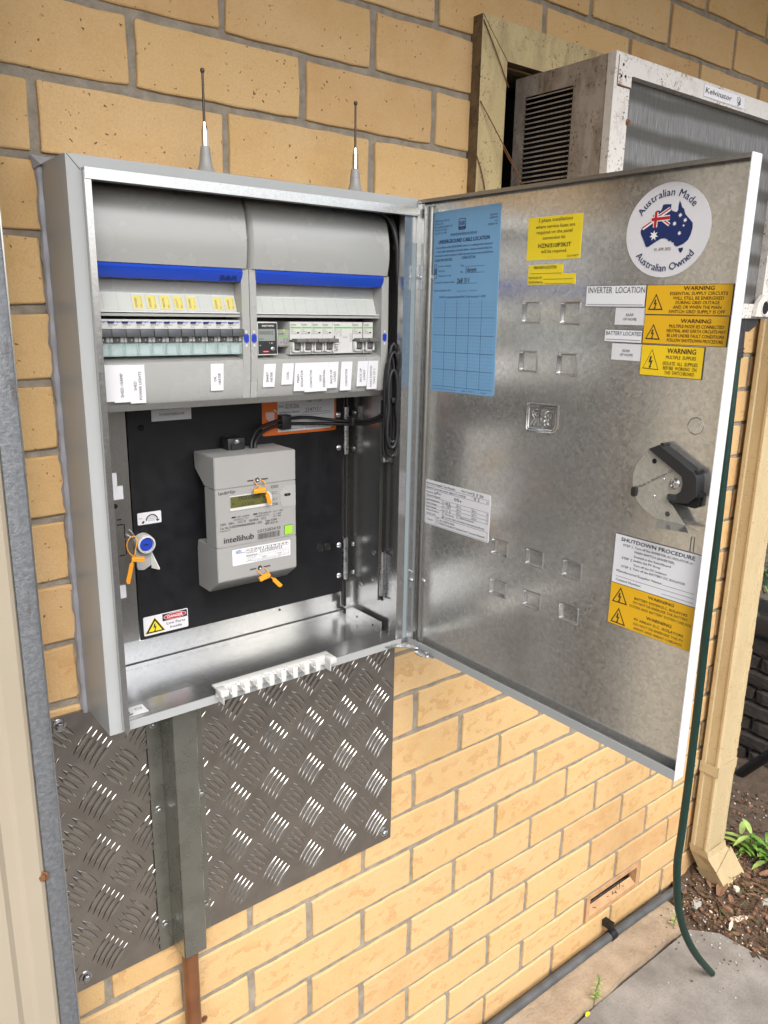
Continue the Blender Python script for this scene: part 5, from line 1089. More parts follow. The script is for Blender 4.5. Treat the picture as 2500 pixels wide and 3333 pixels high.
# ---- breakers, right row
def breaker_right():
    t = thing('circuit_breaker', 'x', 'circuit breaker', (0, -.06, 1.604), 'breakers in the right cover'); P = .00865
    mb = MB(); mb.box((-P, -.060, 1.6235), (P, -.015, 1.6480), 'plastic_white'); mb.box((-P, -.060, 1.6040), (P, -.015, 1.6105), 'plastic_white'); mb.box((-P, -.0540, 1.6105), (P, -.0151, 1.6235), 'plastic_white')
    mb.text(BF, 'NOARK', -.0076, 1.6432, .0018, 'ink_grey', .0085, .8, z=.0004); mb.rect(BF, -.0080, 1.6392, .0080, 1.6412, .0004, 'green_print')
    for k, (s, wd) in enumerate((('C63', .004), ('Ex9B1N', .0075), ('240V 6000A', .0092))): mb.text(BF, s, -.0076, 1.6365-k*.0026, .0013, 'ink_grey', wd, .1, z=.0004)
    mb.rect(BF, .0022, 1.6322, .0056, 1.6342, .0005, 'ink'); mb.build('body', t)
    mb = MB(); mb.rbox((-.0064, -.0745, 1.6205), (P+.0018, -.054, 1.6255), .0010, 'toggle2'); mb.rbox((-.0044, -.0672, 1.6110), (.0044, -.050, 1.6205), .001, 'toggle2'); mb.build('toggle', t)
    mb = MB()
    for s in (-1, 1): mb.rbox((s*.0050, -.0665, 1.6075), (s*(P-.0004), -.050, 1.6205), .0012, 'plastic_white')
    mb.rbox((-.0050, -.0640, 1.6065), (.0050, -.052, 1.6095), .0008, 'plastic_white'); mb.build('cradle', t); return t
BR = [(.18535, 'grey-toggle breaker above the MAIN ISOLATOR tag'), (.20305, 'grey-toggle breaker above the first CONTACTOR tag, third tag from the left'), (.22075, 'grey-toggle breaker above the NON ESSENTIAL tag'), (.23845, 'grey-toggle breaker left of the wide contactor, above a BACK UP LOADS tag'), (.29115, 'grey-toggle breaker just right of the wide contactor'), (.3105, 'rightmost breaker of the right row, above MAIN SWITCH TWO OF 2')]
proto = breaker_right()
for k, (x, lb) in enumerate(BR):
    if k == 0: proto.location.x = x; proto['label'] = lb
    else: dup(proto, (x, -.06, 1.604), lb)
t = thing('contactor', 'wide white contactor with a green stripe and CE mark between breakers', 'contactor', (.265, -.06, 1.604)); mb = MB(); mb.rbox((.2475, -.0605, 1.6040), (.2820, -.015, 1.6480), .0006, 'plastic_white', 1); f = FRONT(-.0605)
mb.text(f, 'NOARK', .2492, 1.6432, .0018, 'ink_grey', .0100, .8, z=.0003); mb.rect(f, .2488, 1.6392, .2805, 1.6412, .0003, 'green_print'); mb.text(f, 'CE', .2490, 1.6072, .0052, 'ink_grey', .0072, .3, z=.0003)
for k, s in enumerate(('Ex9CH', 'AC-1 40A', 'Uc 230V', '2NO')): mb.text(f, s, .2492, 1.6365-k*.0028, .0014, 'ink_grey', None, .1, z=.0003); mb.text(f, s[-3:], .2590, 1.6365-k*.0028, .0014, 'ink_grey', None, .1, z=.0003)
for k in range(3): mb.line(f, (.2492, 1.6195-k*.003), (.2600-k*.002, 1.6195-k*.003), .0006, .0003, 'ink_grey')
mb.rect(f, .2492, 1.6255, .2510, 1.6285, .0004, 'ink'); mb.frame(f, .2650, 1.6260, .2725, 1.6275, .0003, .0003, 'ink_grey'); mb.line(f, (.2775, 1.620), (.2775, 1.632), .0004, .0003, 'ink_grey'); mb.line(f, (.2795, 1.620), (.2795, 1.632), .0004, .0003, 'ink_grey'); mb.build('body', t)
t = thing('relay_module', 'small grey coil module with printed symbols left of the right breakers', 'relay', (.169, -.05, 1.61)); mb = MB(); mb.rbox((.1592, -.0560, 1.6142), (.1772, -.015, 1.6372), .0008, 'plastic_grey2', 1); f = FRONT(-.056); mb.rect(f, .1602, 1.6282, .1764, 1.6300, .0003, 'green_print'); mb.text(f, 'NOARK', .1604, 1.6308, .0020, 'ink_grey', .0090, .8, z=.0003); mb.text(f, 'on', .1612, 1.6345, .0016, 'ink_grey', None, .3, z=.0003)
for x in (.1695, .1740): mb.frame(f, x-.0012, 1.6190, x+.0012, 1.6255, .0004, .0003, 'ink_grey')
mb.frame(f, .1700, 1.6165, .1738, 1.6195, .0004, .0003, 'ink_grey'); mb.text(f, '5A 250VAC NO', .1605, 1.6150, .0013, 'ink_grey', .0150, .2, z=.0003); mb.text(f, '4P', .1630, 1.6190, .0025, 'ink_grey', None, .3, z=.0003); mb.build('body', t)
mb = MB(); mb.lathe((.1690, -.056, 1.6360), (0, -1, 0), [(.0020, 0), (.0020, .0008), (0, .0010)], 'green_sq', 14); mb.build('indicator', t)
t = thing('din_meter', 'small square black-faced energy meter module at the left of right row', 'meter', (.138, -.05, 1.604)); mb = MB(); mb.rbox((.1228, -.0660, 1.6040), (.1535, -.015, 1.6478), .0010, 'plastic_white'); f = FRONT(-.066); mb.prism(rrect(.1236, 1.6058, .1522, 1.6462, .001), f, None, .0003, 'meter_face')
mb.text(f, 'SMART METER', .1385, 1.6415, .0022, 'white_print', .0185, .8, 'c', z=.0006); mb.text(f, '^  AC', .1400, 1.6190, .0018, 'white_print', None, .3, z=.0006); mb.text(f, 'M', .1255, 1.6160, .0018, 'white_print', None, .3, z=.0006); mb.build('body', t)
mb = MB(); mb.prism(rrect(.1240, 1.6230, .1490, 1.6385, .001), f, 0, .0006, 'lcd2'); mb.text(f, '0000002', .1250, 1.6312, .0048, 'ink_grey', .0215, 0, z=.0009); mb.text(f, 'kWh', .1250, 1.6245, .0024, 'ink_grey', None, .3, z=.0009); mb.build('display', t)
mb = MB(); mb.lathe((.1452, -.0662, 1.6120), (0, -1, 0), [(.0030, 0), (.0030, .0012), (.0022, .0016), (0, .0012)], 'steel', 18); mb.build('button', t)
mb = MB(); mb.prism(circ(.1350, 1.6090, .0050, 20, .0014), f, None, .0005, 'red_print'); mb.text(f, 'Pronutec', .1350, 1.6084, .0014, 'white_print', .0070, .3, 'c', z=.0007); mb.build('emblem', t)

# ================================================================ SMART METER
MX0, MX1, MZ0, MZ1, MY = .0752, .2078, 1.2768, 1.4622, -.0200
sm = thing('smart_meter', 'grey electricity smart meter mounted on the black panel', 'electricity meter', (.1415, .047, MZ0))
s1z, s2z = 1.4158, 1.3298
mb = MB(); prof = [(MY, MZ1), (MY-.0, s1z+.0003), (.020, s1z+.0003), (.046, 1.4400), (.046, MZ1+.0005)]     # top terminal cover, side profile (y, z)
fx = Fr((MX0, 0, 0), (0, 1, 0), (0, 0, 1))
def xprism(mb, P, xa, xb, mat, r=.0018):
    bm = bmesh.new(); vs = [bm.verts.new((x, y, z)) for x in (xa, xb) for y, z in P]; n = len(P)
    bm.faces.new(vs[:n]); bm.faces.new(vs[n:][::-1])
    for i in range(n): bm.faces.new((vs[i], vs[n+i], vs[n+(i+1) % n], vs[(i+1) % n]))
    bmesh.ops.recalc_face_normals(bm, faces=bm.faces[:])
    if r: bmesh.ops.bevel(bm, geom=bm.edges[:], offset=r, segments=2, affect='EDGES')
    mb.addbm(bm, mat, True); bm.free()
xprism(mb, [(MY, MZ1), (MY, s1z+.0003), (.014, s1z+.0003), (.044, 1.4385), (.046, MZ1+.0005)], MX0, MX1, 'plastic_grey2', .0011); mb.build('terminal_cover', sm)
mb = MB(); xprism(mb, [(MY+.0003, s1z), (MY+.0003, s2z), (.0140, s2z), (.0140, s1z)], MX0+.0002, MX1-.0002, 'plastic_grey2', .0008); bodymb = mb
mb = MB(); mb.box((MX0+.012, .014, MZ0+.02), (MX1-.006, .047, MZ1-.02), 'plastic_dark'); mb.rbox((.119, .022, MZ1-.004), (.147, .047, MZ1+.0175), .002, 'plastic_dark'); mb.box((.124, .020, MZ1-.002), (.142, .034, MZ1+.010), 'plastic_dark'); mb.lathe((.1330, .022, MZ1+.0115), (0, -1, 0), [(.0045, 0), (.004, .001), (0, .0016)], 'steel', 16); mb.build('mounting_base', sm)
mb = MB(); xprism(mb, [(MY, s2z-.0003), (MY, 1.2790), (MY+.002, 1.2768), (.010, 1.2560), (.046, 1.2560), (.046, s2z-.0145), (.043, s2z-.0003)], MX0, MX1, 'plastic_grey2', .0009); mb.build('terminal_cover', sm)
FM = FRONT(MY)
mb = MB(); mb.prism([(.0970, 1.4047), (.1600, 1.4050), (.1655, 1.3990), (.1655, 1.3830), (.0972, 1.3830)], FM, 0, .0012, 'plastic_white'); mb.prism([(.0977, 1.4035), (.1565, 1.4035), (.1567, 1.3872), (.0977, 1.3872)], FM, 0, .0014, 'lcd'); mb.text(FM, '000000 1', .1110, 1.3968, .0062, 'ink', .0420, .1, z=.0017); mb.text(FM, 'L1 kW', .1165, 1.3890, .0042, 'ink', .0200, .2, z=.0017); mb.text(FM, 'k', .1490, 1.3895, .0040, 'ink', None, .2, z=.0017); mb.prism([(.1005, 1.3935), (.1025, 1.3950), (.1045, 1.3935), (.1025, 1.3920)], FM, None, .0017, 'ink'); mb.build('display', sm, 'dark olive LCD in a white bezel')
mb = bodymb; put(mb, FM, METER[:19], 'ink_grey', .0003)
for a, b in ((0, 1), (2, 3)): mb.rect(FM, LED[a][0], 1.3720, LED[b][0], 1.3740, .0003, 'ink')
x = BAR_X = .1413
while x < .1792:
    wd = random.choice((.0003, .0003, .0006, .0009)); mb.rect(FM, x, 1.3332, x+wd, 1.3422, .0003, 'ink_grey'); x += wd+random.choice((.0004, .0006, .0009))
for (a, b) in (((.1668, 1.4022), (.1755, 1.4022)), ((.1668, 1.3995), (.1755, 1.3995)), ((.1668, 1.3985), (.1668, 1.4035))): mb.line(FM, a, b, .0004, .0003, 'ink_grey')
tri(mb, FM, [(.1697, 1.3940), (.1672, 1.3895), (.1722, 1.3895)], 'ink_grey', 'plastic_grey2', .75, .0003, False); mb.text(FM, '!', .1697, 1.3902, .0022, 'ink_grey', None, .3, 'c', z=.0008); mb.line(FM, (.1752, 1.3938), (.1740, 1.3912), .0006, .0003, 'ink_grey'); mb.line(FM, (.1748, 1.3918), (.1738, 1.3895), .0006, .0003, 'ink_grey')
mb.frame(FM, .1675, 1.3818, .1716, 1.3856, .0004, .0003, 'ink_grey'); mb.line(FM, (.1696, 1.3818), (.1696, 1.3856), .0004, .0004, 'ink_grey'); mb.frame(FM, .1724, 1.3820, .1764, 1.3858, .0004, .0003, 'ink_grey'); mb.frame(FM, .1736, 1.3832, .1752, 1.3846, .0004, .0003, 'ink_grey'); mb.build('body', sm)
mb = MB(); mb.prism(rrect(.1866, 1.3330, .2012, 1.3480, .0008), FM, 0, .0005, 'ink'); mb.prism(rrect(.1870, 1.3334, .2008, 1.3476, .0006), FM, 0, .0009, 'green_sq'); mb.build('button', sm, 'lime green square button')
mb = MB(); mb.prism([(.1800, 1.3870), (.1825, 1.3785), (.1875, 1.3768), (.2070, 1.3768), (.2070, 1.4095), (.1890, 1.4095), (.1830, 1.4060), (.1800, 1.3990)], FM, 0, .0005, 'plastic_grey'); mb.prism(rrect(.1870, 1.3932, .1982, 1.3974, .0020, 5), FM, None, .0008, 'void'); mb.lathe(FM.p(.1926, 1.3953, .0004), FM.en, [(.0012, 0), (.0012, .0008), (0, .0008)], 'steel', 10); mb.build('optical_port', sm)
for P, zc in ((SLOT1, 1.4238), (SLOT2, 1.2893)):
    mb = MB(); (a, _), (b, _), (c, _) = P; mb.line(FM, (a, zc), (b-.004, zc), .0022, .0004, 'ink_grey'); mb.line(FM, (b+.004, zc), (c, zc), .0022, .0004, 'ink_grey'); mb.lathe(FM.p(b, zc, 0), FM.en, [(.0062, 0), (.0058, .0010), (.0040, .0012), (.0036, .0005)], 'plastic_grey2', 20); mb.lathe(FM.p(b, zc, .0004), FM.en, [(.0036, 0), (.0034, .0012), (.0012, .0014), (0, .0006)], 'steel', 14); mb.build('seal_screw', sm)
mb = MB(); sheet(mb, FM, .0989, 1.2998, .1967, 1.3241, 'paper', .0015); put(mb, FM, METER[19:], 'ink', .0008)
for k in range(9): P = circ(.1085+.0016*math.cos(k*.7)*2, 1.3205+.0009*math.sin(k*1.1), .0016, 10); mb.tube([FM.p(x_, y_, .0006) for x_, y_ in P], .0002, 'print_blue', 4, True)
for y in (1.3218, 1.3175, 1.3126, 1.3100, 1.3028): mb.line(FM, (.1206, y), (.1935, y), .0003, .0007, 'ink_grey')
for k in range(12): mb.line(FM, (.1206+k*.00663, 1.3175), (.1206+k*.00663, 1.3218), .0003, .0007, 'ink_grey')
for x_ in (.1206, .1312, .1438, .1590, .1700, .1850, .1935): mb.line(FM, (x_, 1.3028), (x_, 1.3100), .0003, .0007, 'ink_grey')
for x_, s in ((.1335, '1 2 3'), (.1608, '1 2 3'), (.1860, '1 2 3')): mb.text(FM, s, x_, 1.3040, .0014, 'ink_grey', .0075, .2, z=.0008)
mb.line(FM, (.1328, 1.3062), (.1362, 1.3092), .0006, .0010, 'ink'); mb.build('sticker', sm, 'white meter number sticker with handwritten digits')
fsd = Fr((MX0+.0118, 0, 0), (0, -1, 0), (0, 0, 1)); mb = MB(); mb.prism(rrect(-.030, 1.393, -.0215, 1.412, .001), fsd, 0, .0004, 'plastic_grey')
for k in range(14): mb.rect(fsd, -.0285+(k % 3)*.0018, 1.3945+k*.0011, -.0285+(k % 3)*.0018+.003, 1.3951+k*.0011, .0007, 'ink_grey')
mb.build('sticker', sm, 'small grey side label')
# ---- orange seal tags
def seal(name, label, loop, body, tail, loc):
    t = thing(name, label, 'seal tag', loc, 'orange plastic seal tags'); mb = MB(); mb.tube(cr(loop, 8), .0008, 'seal_orange', 6); mb.build('loop', t)
    mb = MB(); c, ax, up_ = [Vector(v) for v in body]; n_ = ax.cross(up_).normalized(); f = Fr(c, ax, up_); mb.prism([(-.0085, -.0032), (.0085, -.0036), (.0095, -.001), (.0085, .0036), (-.0085, .0034)], f, -.0022, .0022, 'seal_orange'); mb.tube([f.p(-.0088, .0004), f.p(-.002, .0008), f.p(.0085, .0008)], .0026, 'seal_orange', 8); mb.build('lock_body', t)
    mb = MB(); a, b = Vector(tail[0]), Vector(tail[1]); d = (b-a).normalized(); f = Fr(a, d, Vector((0, -1, 0)).cross(d) if abs(d.y) < .9 else (0, 0, 1)); L = (b-a).length; mb.prism([(0, -.0010), (L*.22, -.0012), (L*.26, -.0030), (L*.9, -.0030), (L, -.0012), (L, .0030), (L*.26, .0030), (L*.2, .0012), (0, .0010)], f, -.0004, .0006, 'seal_orange'); mb.build('tail', t); return t
seal('seal_tag', 'orange seal tag dangling in front of the meter display', [(.1370, -.020, 1.4228), (.1390, -.025, 1.4180), (.1425, -.031, 1.4140), (.1480, -.032, 1.4130), (.1520, -.028, 1.4170), (.1510, -.022, 1.4215), (.1480, -.020, 1.4232)], ((.1395, -.031, 1.4105), (1, -.12, .08), (-.1, 0, 1)), ((.1500, -.032, 1.4085), (.1580, -.029, 1.3870)), (.141, -.02, 1.42))
seal('seal_tag', 'orange seal tag hanging from the lower screw of the meter', [(.1375, -.020, 1.2880), (.1400, -.025, 1.2835), (.1440, -.031, 1.2800), (.1500, -.032, 1.2790), (.1530, -.028, 1.2830), (.1520, -.022, 1.2870), (.1490, -.020, 1.2885)], ((.1455, -.030, 1.2770), (.9, -.1, .3), (-.25, 0, 1)), ((.1555, -.033, 1.2755), (.1715, -.034, 1.2580)), (.145, -.02, 1.285))
seal('seal_tag', 'orange seal tag looped through the staple beside the blue lock', [(-.0312, .0150, 1.3592), (-.0386, .0120, 1.3575), (-.0428, .0120, 1.3491), (-.0410, .0115, 1.3388), (-.0345, .0100, 1.3317), (-.0320, .0110, 1.3389), (-.0279, .0130, 1.3524), (-.0300, .0140, 1.3575), (-.0312, .0150, 1.3594)], ((-.0300, .0090, 1.3270), (1, -.05, -.14), (.12, 0, 1)), ((-.0362, .0090, 1.3310), (-.0466, .0080, 1.2945)), (-.03, .014, 1.355))

# ================================================================ ANTENNAS, CABLES, HOOK STRIP
for k, (x, y, lb) in enumerate(((.0640, -.0520, 'thin rod antenna on the box top, left of two'), (.2905, -.0520, 'thin rod antenna on the box top nearer the air conditioner'))):
    t = thing('antenna', lb, 'antenna', (x, y, z1), 'rod antennas on top of the box'); c = (x, y, z1)
    mb = MB(); mb.lathe(c, (0, 0, 1), [(.0152, 0), (.0150, .003), (.0115, .0065), (.0088, .0115), (.0074, .0170), (.0068, .0235), (.0072, .0236), (.0066, .0265), (.0068, .0266), (.0062, .0300), (.0064, .0301), (.0058, .0335), (.0054, .0350), (.0044, .0352)], 'plastic_grey2', 26); mb.build('base', t)
    mb = MB(); mb.lathe(c, (0, 0, 1), [(.0043, .0350), (.0043, .0540), (.0038, .0542), (.0036, .0550), (.0020, .0625)], 'steel', 8); mb.build('collar', t)
    mb = MB(); mb.lathe(c, (0, 0, 1), [(.0016, .0620), (.0014, .1170)], 'steel_dark', 10); mb.lathe(c, (0, 0, 1), [(.0003, .1160), (.0020, .1166), (.0028, .1190), (.0020, .1214), (0, .1220)], 'steel_dark', 12); mb.build('rod', t)
t = thing('antenna_cable', 'coiled black antenna cables hanging at the right side of the box', 'cable', (.345, -.06, 1.42)); 
for k, P in enumerate(([(.330, -.062, 1.806), (.3430, -.068, 1.795), (.3520, -.073, 1.768), (.3535, -.075, 1.73), (.3560, -.076, 1.697), (.3580, -.077, 1.66), (.3580, -.077, 1.62), (.3550, -.077, 1.55), (.3520, -.076, 1.52)], [(.326, -.064, 1.803), (.3390, -.072, 1.790), (.3460, -.079, 1.760), (.3480, -.080, 1.72), (.3510, -.081, 1.69), (.3530, -.081, 1.66), (.3530, -.081, 1.62), (.3510, -.080, 1.55), (.3500, -.078, 1.52)])):
    mb = MB(); mb.tube(cr(P, 8), .0031, 'black_rubber', 10); mb.build('cable', t)
for k, (a, bt_, wd, yy) in enumerate(((1.618, 1.447, .0150, -.078), (1.600, 1.455, .0105, -.074), (1.606, 1.470, .0175, -.082), (1.590, 1.443, .0085, -.071), (1.58, 1.462, .0130, -.085))):
    P = []
    for q in range(20):
        th = 2*math.pi*q/20; zc, hz = (a+bt_)/2, (a-bt_)/2; pinch = .45+.55*max(0, -math.sin(th))+.25*max(0, math.sin(th)); P.append((.3450-.0012*k+math.cos(th)*wd*pinch, yy-math.cos(th)*.004*pinch, zc+hz*math.sin(th)))
    mb = MB(); mb.tube(P, .0028, 'black_rubber', 8, True); mb.build('coil', t)
mb = MB(); mb.rbox((.3530, -.080, 1.748), (.3612, -.068, 1.768), .001, 'black_rubber'); mb.tube([(.3470, -.078, 1.754), (.3560, -.075, 1.754)], .0065, 'black_rubber', 10); mb.build('cable_tie', t); mb = MB(); mb.rbox((.338, -.086, 1.530), (.356, -.068, 1.538), .001, 'black_rubber'); mb.build('cable_tie', t)
t = thing('meter_cable', 'pair of black cables running from the meter top to the coil', 'cable', (.19, .03, 1.46))
for P in ([(.1560, .020, MZ1-.006), (.1590, .024, 1.4730), (.1720, .030, 1.4880), (.1960, .034, 1.4955), (.225, .036, 1.500), (.262, .034, 1.5005), (.300, .026, 1.495), (.325, .006, 1.4935), (.336, -.03, 1.498), (.345, -.058, 1.512), (.349, -.076, 1.535)], [(.1620, .020, MZ1-.006), (.1650, .024, 1.4700), (.1780, .030, 1.4820), (.2000, .034, 1.4895), (.228, .036, 1.4925), (.265, .034, 1.4905), (.300, .026, 1.4890), (.325, .004, 1.4885), (.338, -.032, 1.494), (.347, -.060, 1.508), (.351, -.078, 1.535)]):
    mb = MB(); mb.tube(cr(P, 8), .0026, 'black_rubber', 10); mb.build('cable', t)
mb = MB(); mb.rbox((.217, .032, 1.484), (.2335, .047, 1.5065), .0012, 'plastic_dark'); mb.build('cable_clip', t); mb = MB(); mb.rbox((.323, -.004, 1.486), (.336, .010, 1.500), .001, 'plastic_dark'); mb.build('cable_clip', t)
hk = thing('hook_strip', 'light grey plastic strip with eight hooks clipped under the box floor edge', 'hook strip', (.12, -.1, 1.135)); mb = MB()
mb.rbox((.028, -.0990, 1.1440), (.2185, -.0960, 1.1570), .0008, 'plastic_white'); mb.rbox((.028, -.0992, 1.1555), (.2185, -.0850, 1.1590), .0012, 'plastic_white')
for xa, xb in ((.028, .0400), (.2070, .2185)): mb.rbox((xa, -.1150, 1.1500), (xb, -.0960, 1.1590), .0012, 'plastic_white'); mb.rbox((xa+.003 if xa < .1 else xa, -.1145, 1.1390), (xa+.0045 if xa < .1 else xa+.0015, -.0970, 1.1520), .0004, 'plastic_white', 1)
mb.build('rail', hk)
for k in range(8):
    x = .0477+k*.01949; mb = MB(); mb.rbox((x-.0042, -.1165, 1.1465), (x+.0042, -.1145, 1.1650), .0008, 'plastic_white', 1); mb.rbox((x-.0055, -.1150, 1.1510), (x-.0030, -.0985, 1.1545), .0006, 'plastic_white', 1); mb.lathe((x-.0065, -.0995, 1.1570), (0, -1, 0), [(.0030, -.001), (.0028, .003), (.0012, .0055), (0, .006)], 'plastic_white', 10); mb.build('hook', hk)
for x in (.0355, .2125): 
    mb = MB(); screw(mb, (x, -.0965, 1.1405), (0, -1, 0), .0024); mb.build('screw', hk)

# ================================================================ GARDEN
def leaf(mb, base, d, L, Wd, mat, droop=.3, up_=Vector((0, 0, 1))):
    base = Vector(base); d = Vector(d).normalized(); side = d.cross(up_); side = side.normalized() if side.length > .01 else Vector((1, 0, 0)); nrm = side.cross(d); vs = []
    for k in range(5):
        t = k/4; w_ = Wd*math.sin(math.pi*min(1, .12+t*.9))**.8 if k < 4 else 0; c = base+d*L*t-Vector((0, 0, 1))*droop*L*t*t; vs += [c-side*w_/2+nrm*w_*.18, c, c+side*w_/2+nrm*w_*.18]
    mb.add(vs, [(a*3, a*3+3, a*3+4, a*3+1) for a in range(4)]+[(a*3+1, a*3+4, a*3+5, a*3+2) for a in range(4)], mat, True)
pl = thing('green_plant', 'bright green leafy plant growing beside the downpipe shoe', 'plant', (1.80, -.10, .03))
stems = [((1.79, -.07, .03), (1.765, -.06, .10)), ((1.80, -.12, .03), (1.785, -.15, .10)), ((1.80, -.08, .03), (1.775, -.085, .14)), ((1.81, -.10, .03), (1.80, -.125, .12)), ((1.80, -.09, .03), (1.79, -.05, .11)), ((1.82, -.11, .03), (1.81, -.15, .085))]
mb = MB()
for a, b in stems: mb.tube([a, Vector(a).lerp(Vector(b), .5)+Vector((0, 0, .01)), b], .0022, 'stem', 6)
mb.build('stem', pl)
rnd = random.Random(4)
for a, b in stems:
    for k in range(9):
        t = .35+.65*k/8; p = Vector(a).lerp(Vector(b), t); an = k*2.4+rnd.random(); d = Vector((math.cos(an), math.sin(an), rnd.uniform(.1, .8))); mb = MB(); leaf(mb, p, d, rnd.uniform(.045, .075), rnd.uniform(.013, .019), rnd.choice(['leaf_green', 'leaf_green', 'leaf_pale']), rnd.uniform(.2, .7)); mb.build('leaf', pl)
def weed(name, label, c, n, h, seed):
    t = thing(name, label, 'weed', c); r = random.Random(seed); mb = MB(); P = [Vector(c), Vector(c)+Vector((.004, .002, h*.5)), Vector(c)+Vector((.012, .0, h))]; mb.tube(P, .0011, 'stem', 5); mb.build('stem', t)
    for k in range(n):
        p = P[0].lerp(P[2], .25+.75*k/n); an = k*2.1+r.random(); mb = MB(); leaf(mb, p, (math.cos(an), math.sin(an), .5), r.uniform(.012, .022), r.uniform(.004, .007), 'leaf_pale' if k % 3 else 'leaf_green', .3); mb.build('leaf', t)
weed('small_weed', 'small weed sprouting from the crack by the concrete slab edge', (.985, -.117, .022), 13, .075, 1); weed('small_weed', 'tiny weed behind the free end of the green hose', (1.355, -.10, .03), 8, .05, 2)
mb = MB(); leaf(mb, (.945, -.125, .024), (1, .2, .1), .018, .010, 'paper_yellow', .1); tag(mb.build('fallen_leaf', loc=(.95, -.12, .024)), 'tiny yellow leaf on the concrete crack near the conduit', 'leaf')
# rubble and litter
rnd = random.Random(11)
def chip(mb, c, L, Wd, H, a, mat, tilt=0):
    n = 7; R = Matrix.Rotation(a, 3, 'Z') @ Matrix.Rotation(tilt, 3, 'X'); P = []
    for k in range(n):
        t = 2*math.pi*k/n; P.append((math.cos(t)*L/2*rnd.uniform(.75, 1.1), math.sin(t)*Wd/2*rnd.uniform(.75, 1.1)))
    vs = [Vector(c)+R @ Vector((x, y, -H/2)) for x, y in P]+[Vector(c)+R @ Vector((x*.86, y*.86, H/2)) for x, y in P]
    mb.add(vs, [list(range(n, 2*n)), list(range(n))[::-1]]+[(i, (i+1) % n, n+(i+1) % n, n+i) for i in range(n)], mat)
RB = [((1.505, -.082, .034), .085, .048, .012, .2, 'stone_grey', 'flat grey stone flake at the edge of the soil near the hose'), ((1.54, -.185, .034), .085, .026, .012, -.5, 'stone_pale2', 'long pale stone sliver lying on the soil edge, nearest the slab'), ((1.505, -.185, .030), .055, .016, .010, .3, 'stone_pale2', 'short pale stone sliver beside the longest one'),
      ((1.63, -.13, .045), .030, .030, .016, .7, 'stone_pale2', 'small round pale stone in the middle of the litter'), ((1.665, -.205, .040), .075, .034, .014, -.35, 'stone_grey', 'long greyish stone chip right of the round one'), ((1.645, -.315, .032), .06, .055, .035, .2, 'stone_grey', 'rounded grey rock at the right edge of the soil'), ((1.57, -.255, .028), .017, .014, .010, .4, 'stone_pale', 'tiny pale pebble near the slab edge, left of the pair'),
      ((1.60, -.275, .028), .018, .016, .010, 1.0, 'stone_pale', 'tiny pale pebble near the slab edge, right of the pair'), ((1.505, -.125, .034), .022, .012, .008, 1.2, 'stone_pale2', 'small pale shard between the grey flake and the slivers'), ((1.73, -.24, .045), .024, .024, .012, .4, 'stone_pale', 'small white chip by the frame edge beside the twig')]
for c, L, Wd, H, a, m_, lb in RB:
    mb = MB(); c = (c[0], c[1], max(soil_h(c[0], c[1]), .022)+H*.35); chip(mb, c, L*.72, Wd*.72, H*.7, a, m_, rnd.uniform(-.1, .1)); tag(mb.build('rubble_stone', loc=c), lb, 'stone', 'rubble on the garden soil')
mb = MB()
for k in range(2200):
    x = rnd.uniform(1.43, 2.1); y = rnd.uniform(-.42, .1) if x < 1.8 else rnd.uniform(-.5, .6)
    if y < -.30 and x < 1.55: continue
    if y > -.015 and x < 1.80: y = -rnd.uniform(.02, .2)
    z = soil_h(x, y)+rnd.uniform(.001, .010); r_ = rnd.random()
    m_ = 'bark_chip' if r_ < .62 else ('leaf_litter' if r_ < .84 else ('stone_pale' if r_ < .94 else 'stone_grey')); sz = rnd.uniform(.006, .020) if 'stone' not in m_ else rnd.uniform(.003, .008)
    if m_ == 'bark_chip' and rnd.random() < .4: chip(mb, (x, y, z), sz*2.6, sz*.22, sz*.2, rnd.uniform(0, 6.3), m_, rnd.uniform(-.6, .6))
    else: chip(mb, (x, y, z), sz, sz*rnd.uniform(.4, .8), sz*.2 if 'stone' not in m_ else sz*.5, rnd.uniform(0, 6.3), m_, rnd.uniform(-.5, .5))
for k in range(150):
    x = rnd.gauss(1.44, .09); y = rnd.gauss(-.13, .10); 
    if y > -.02 or x > 1.6: continue
    sz = rnd.uniform(.002, .005); chip(mb, (x, y, max(.024, .036 if y > -.11 else .024)), sz*1.4, sz, sz*.5, rnd.uniform(0, 6), rnd.choice(['bark_chip', 'stone_pale', 'stone_grey', 'bark_chip']))
for k in range(260):
    x = rnd.uniform(1.45, 1.85); y = rnd.uniform(-.30, -.02); a = rnd.uniform(0, 6.3); L = rnd.uniform(.015, .05); z = soil_h(x, y)+rnd.uniform(.004, .016)
    if y < -.2 and x < 1.52: continue
    mb.tube([(x, y, z), (x+math.cos(a)*L*.5, y+math.sin(a)*L*.5, z+rnd.uniform(0, .008)), (x+math.cos(a+.5)*L, y+math.sin(a+.5)*L, z)], rnd.uniform(.0005, .0011), rnd.choice(['leaf_litter', 'bark_chip', 'stem', 'bark_chip']), 4)
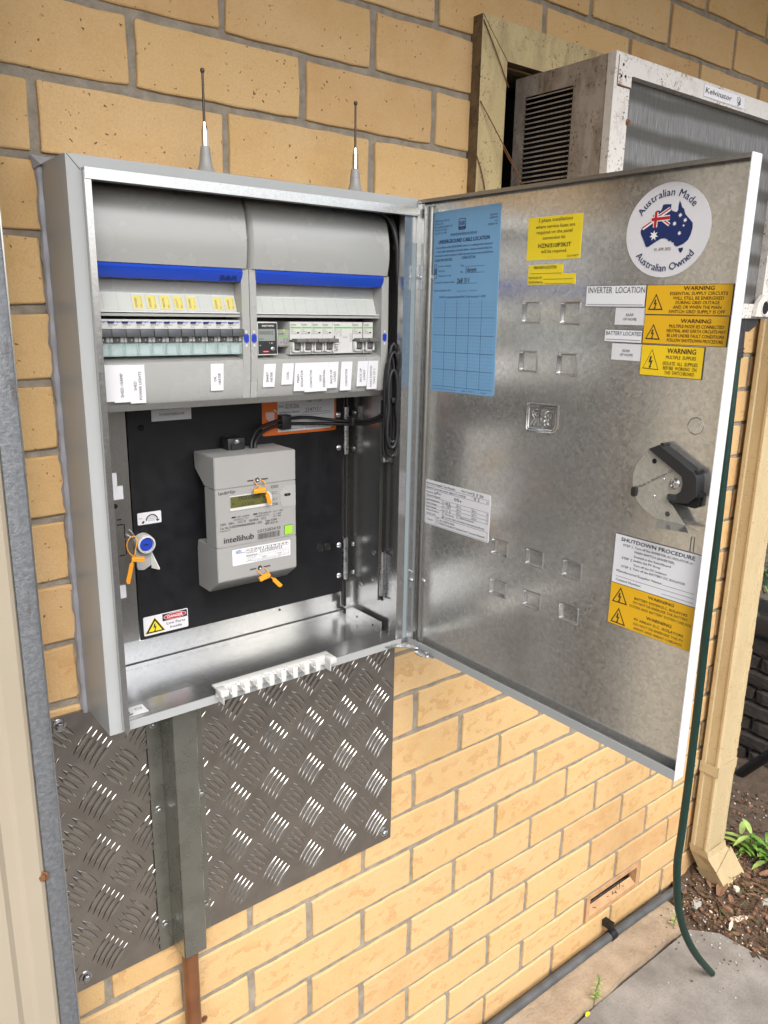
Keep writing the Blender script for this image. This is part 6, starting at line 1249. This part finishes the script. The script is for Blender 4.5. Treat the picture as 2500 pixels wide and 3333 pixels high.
for k in range(90):
    x = rnd.uniform(1.45, 1.85); y = rnd.uniform(-.28, -.02); a = rnd.uniform(0, 6.3)
    if y < -.2 and x < 1.53: continue
    leaf(mb, (x, y, soil_h(x, y)+.006), (math.cos(a), math.sin(a), rnd.uniform(0, .5)), rnd.uniform(.018, .045), rnd.uniform(.008, .018), rnd.choice(['leaf_litter', 'bark_chip', 'leaf_litter', 'timber_edge']), rnd.uniform(0, .5))
o = mb.build('leaf_litter'); o['kind'] = 'stuff'; o['label'] = 'brown bark and leaf litter with stone chips'; o['category'] = 'litter'
for k, (c, an, L, lb) in enumerate((((1.56, -.115, .045), .3, .10, 'curled brown dead leaf below the downpipe shoe'), ((1.735, -.145, .05), -.7, .11, 'long pinkish dead leaf right of the downpipe shoe'), ((1.49, -.05, .045), 1.2, .07, 'curled dead leaf standing between the wall corner and the hose'))):
    mb = MB(); leaf(mb, c, (math.cos(an), math.sin(an), .25), L, .03, 'leaf_litter', .3); tag(mb.build('dead_leaf', loc=c), lb, 'leaf', 'dead leaves on the soil')
mb = MB(); mb.tube([(1.68, -.22, .06), (1.76, -.26, .065), (1.86, -.30, .06)], [.0022, .0018, .0012], 'bark_chip', 6); tag(mb.build('twig', loc=(1.7, -.23, .05)), 'thin bare twig lying on the soil at the right edge', 'twig')
mb = MB(); mb.tube(cr([(2.05, -.22, .55), (2.10, -.05, .34), (2.16, .10, .14), (2.19, .18, .03)], 6), .017, 'black_rubber', 12); tag(mb.build('poly_pipe', loc=(2.1, 0, .1)), 'black plastic pipe leaning against the dark stone wall', 'pipe')
sh = thing('dark_shrub', 'dark green shrub above the dark stone wall at the right edge', 'shrub', (2.4, .2, .62)); mb = MB()
for k in range(1500):
    c = Vector((2.42+rnd.gauss(0, .09), .15+rnd.gauss(0, .28), .66+abs(rnd.gauss(0, .17)))); d = Vector((rnd.uniform(-1, 1), rnd.uniform(-1, 1), rnd.uniform(-.4, 1))); leaf(mb, c, d, rnd.uniform(.03, .06), rnd.uniform(.006, .014), 'leaf_dark' if rnd.random() < .8 else 'leaf_green', .4)
mb.build('foliage', sh); mb = MB()
for k in range(6): mb.tube([(2.4, -.1+k*.1, .6), (2.41, -.12+k*.11, .75), (2.43, -.14+k*.12, .9)], .004, 'stem', 5)
mb.build('stem', sh)
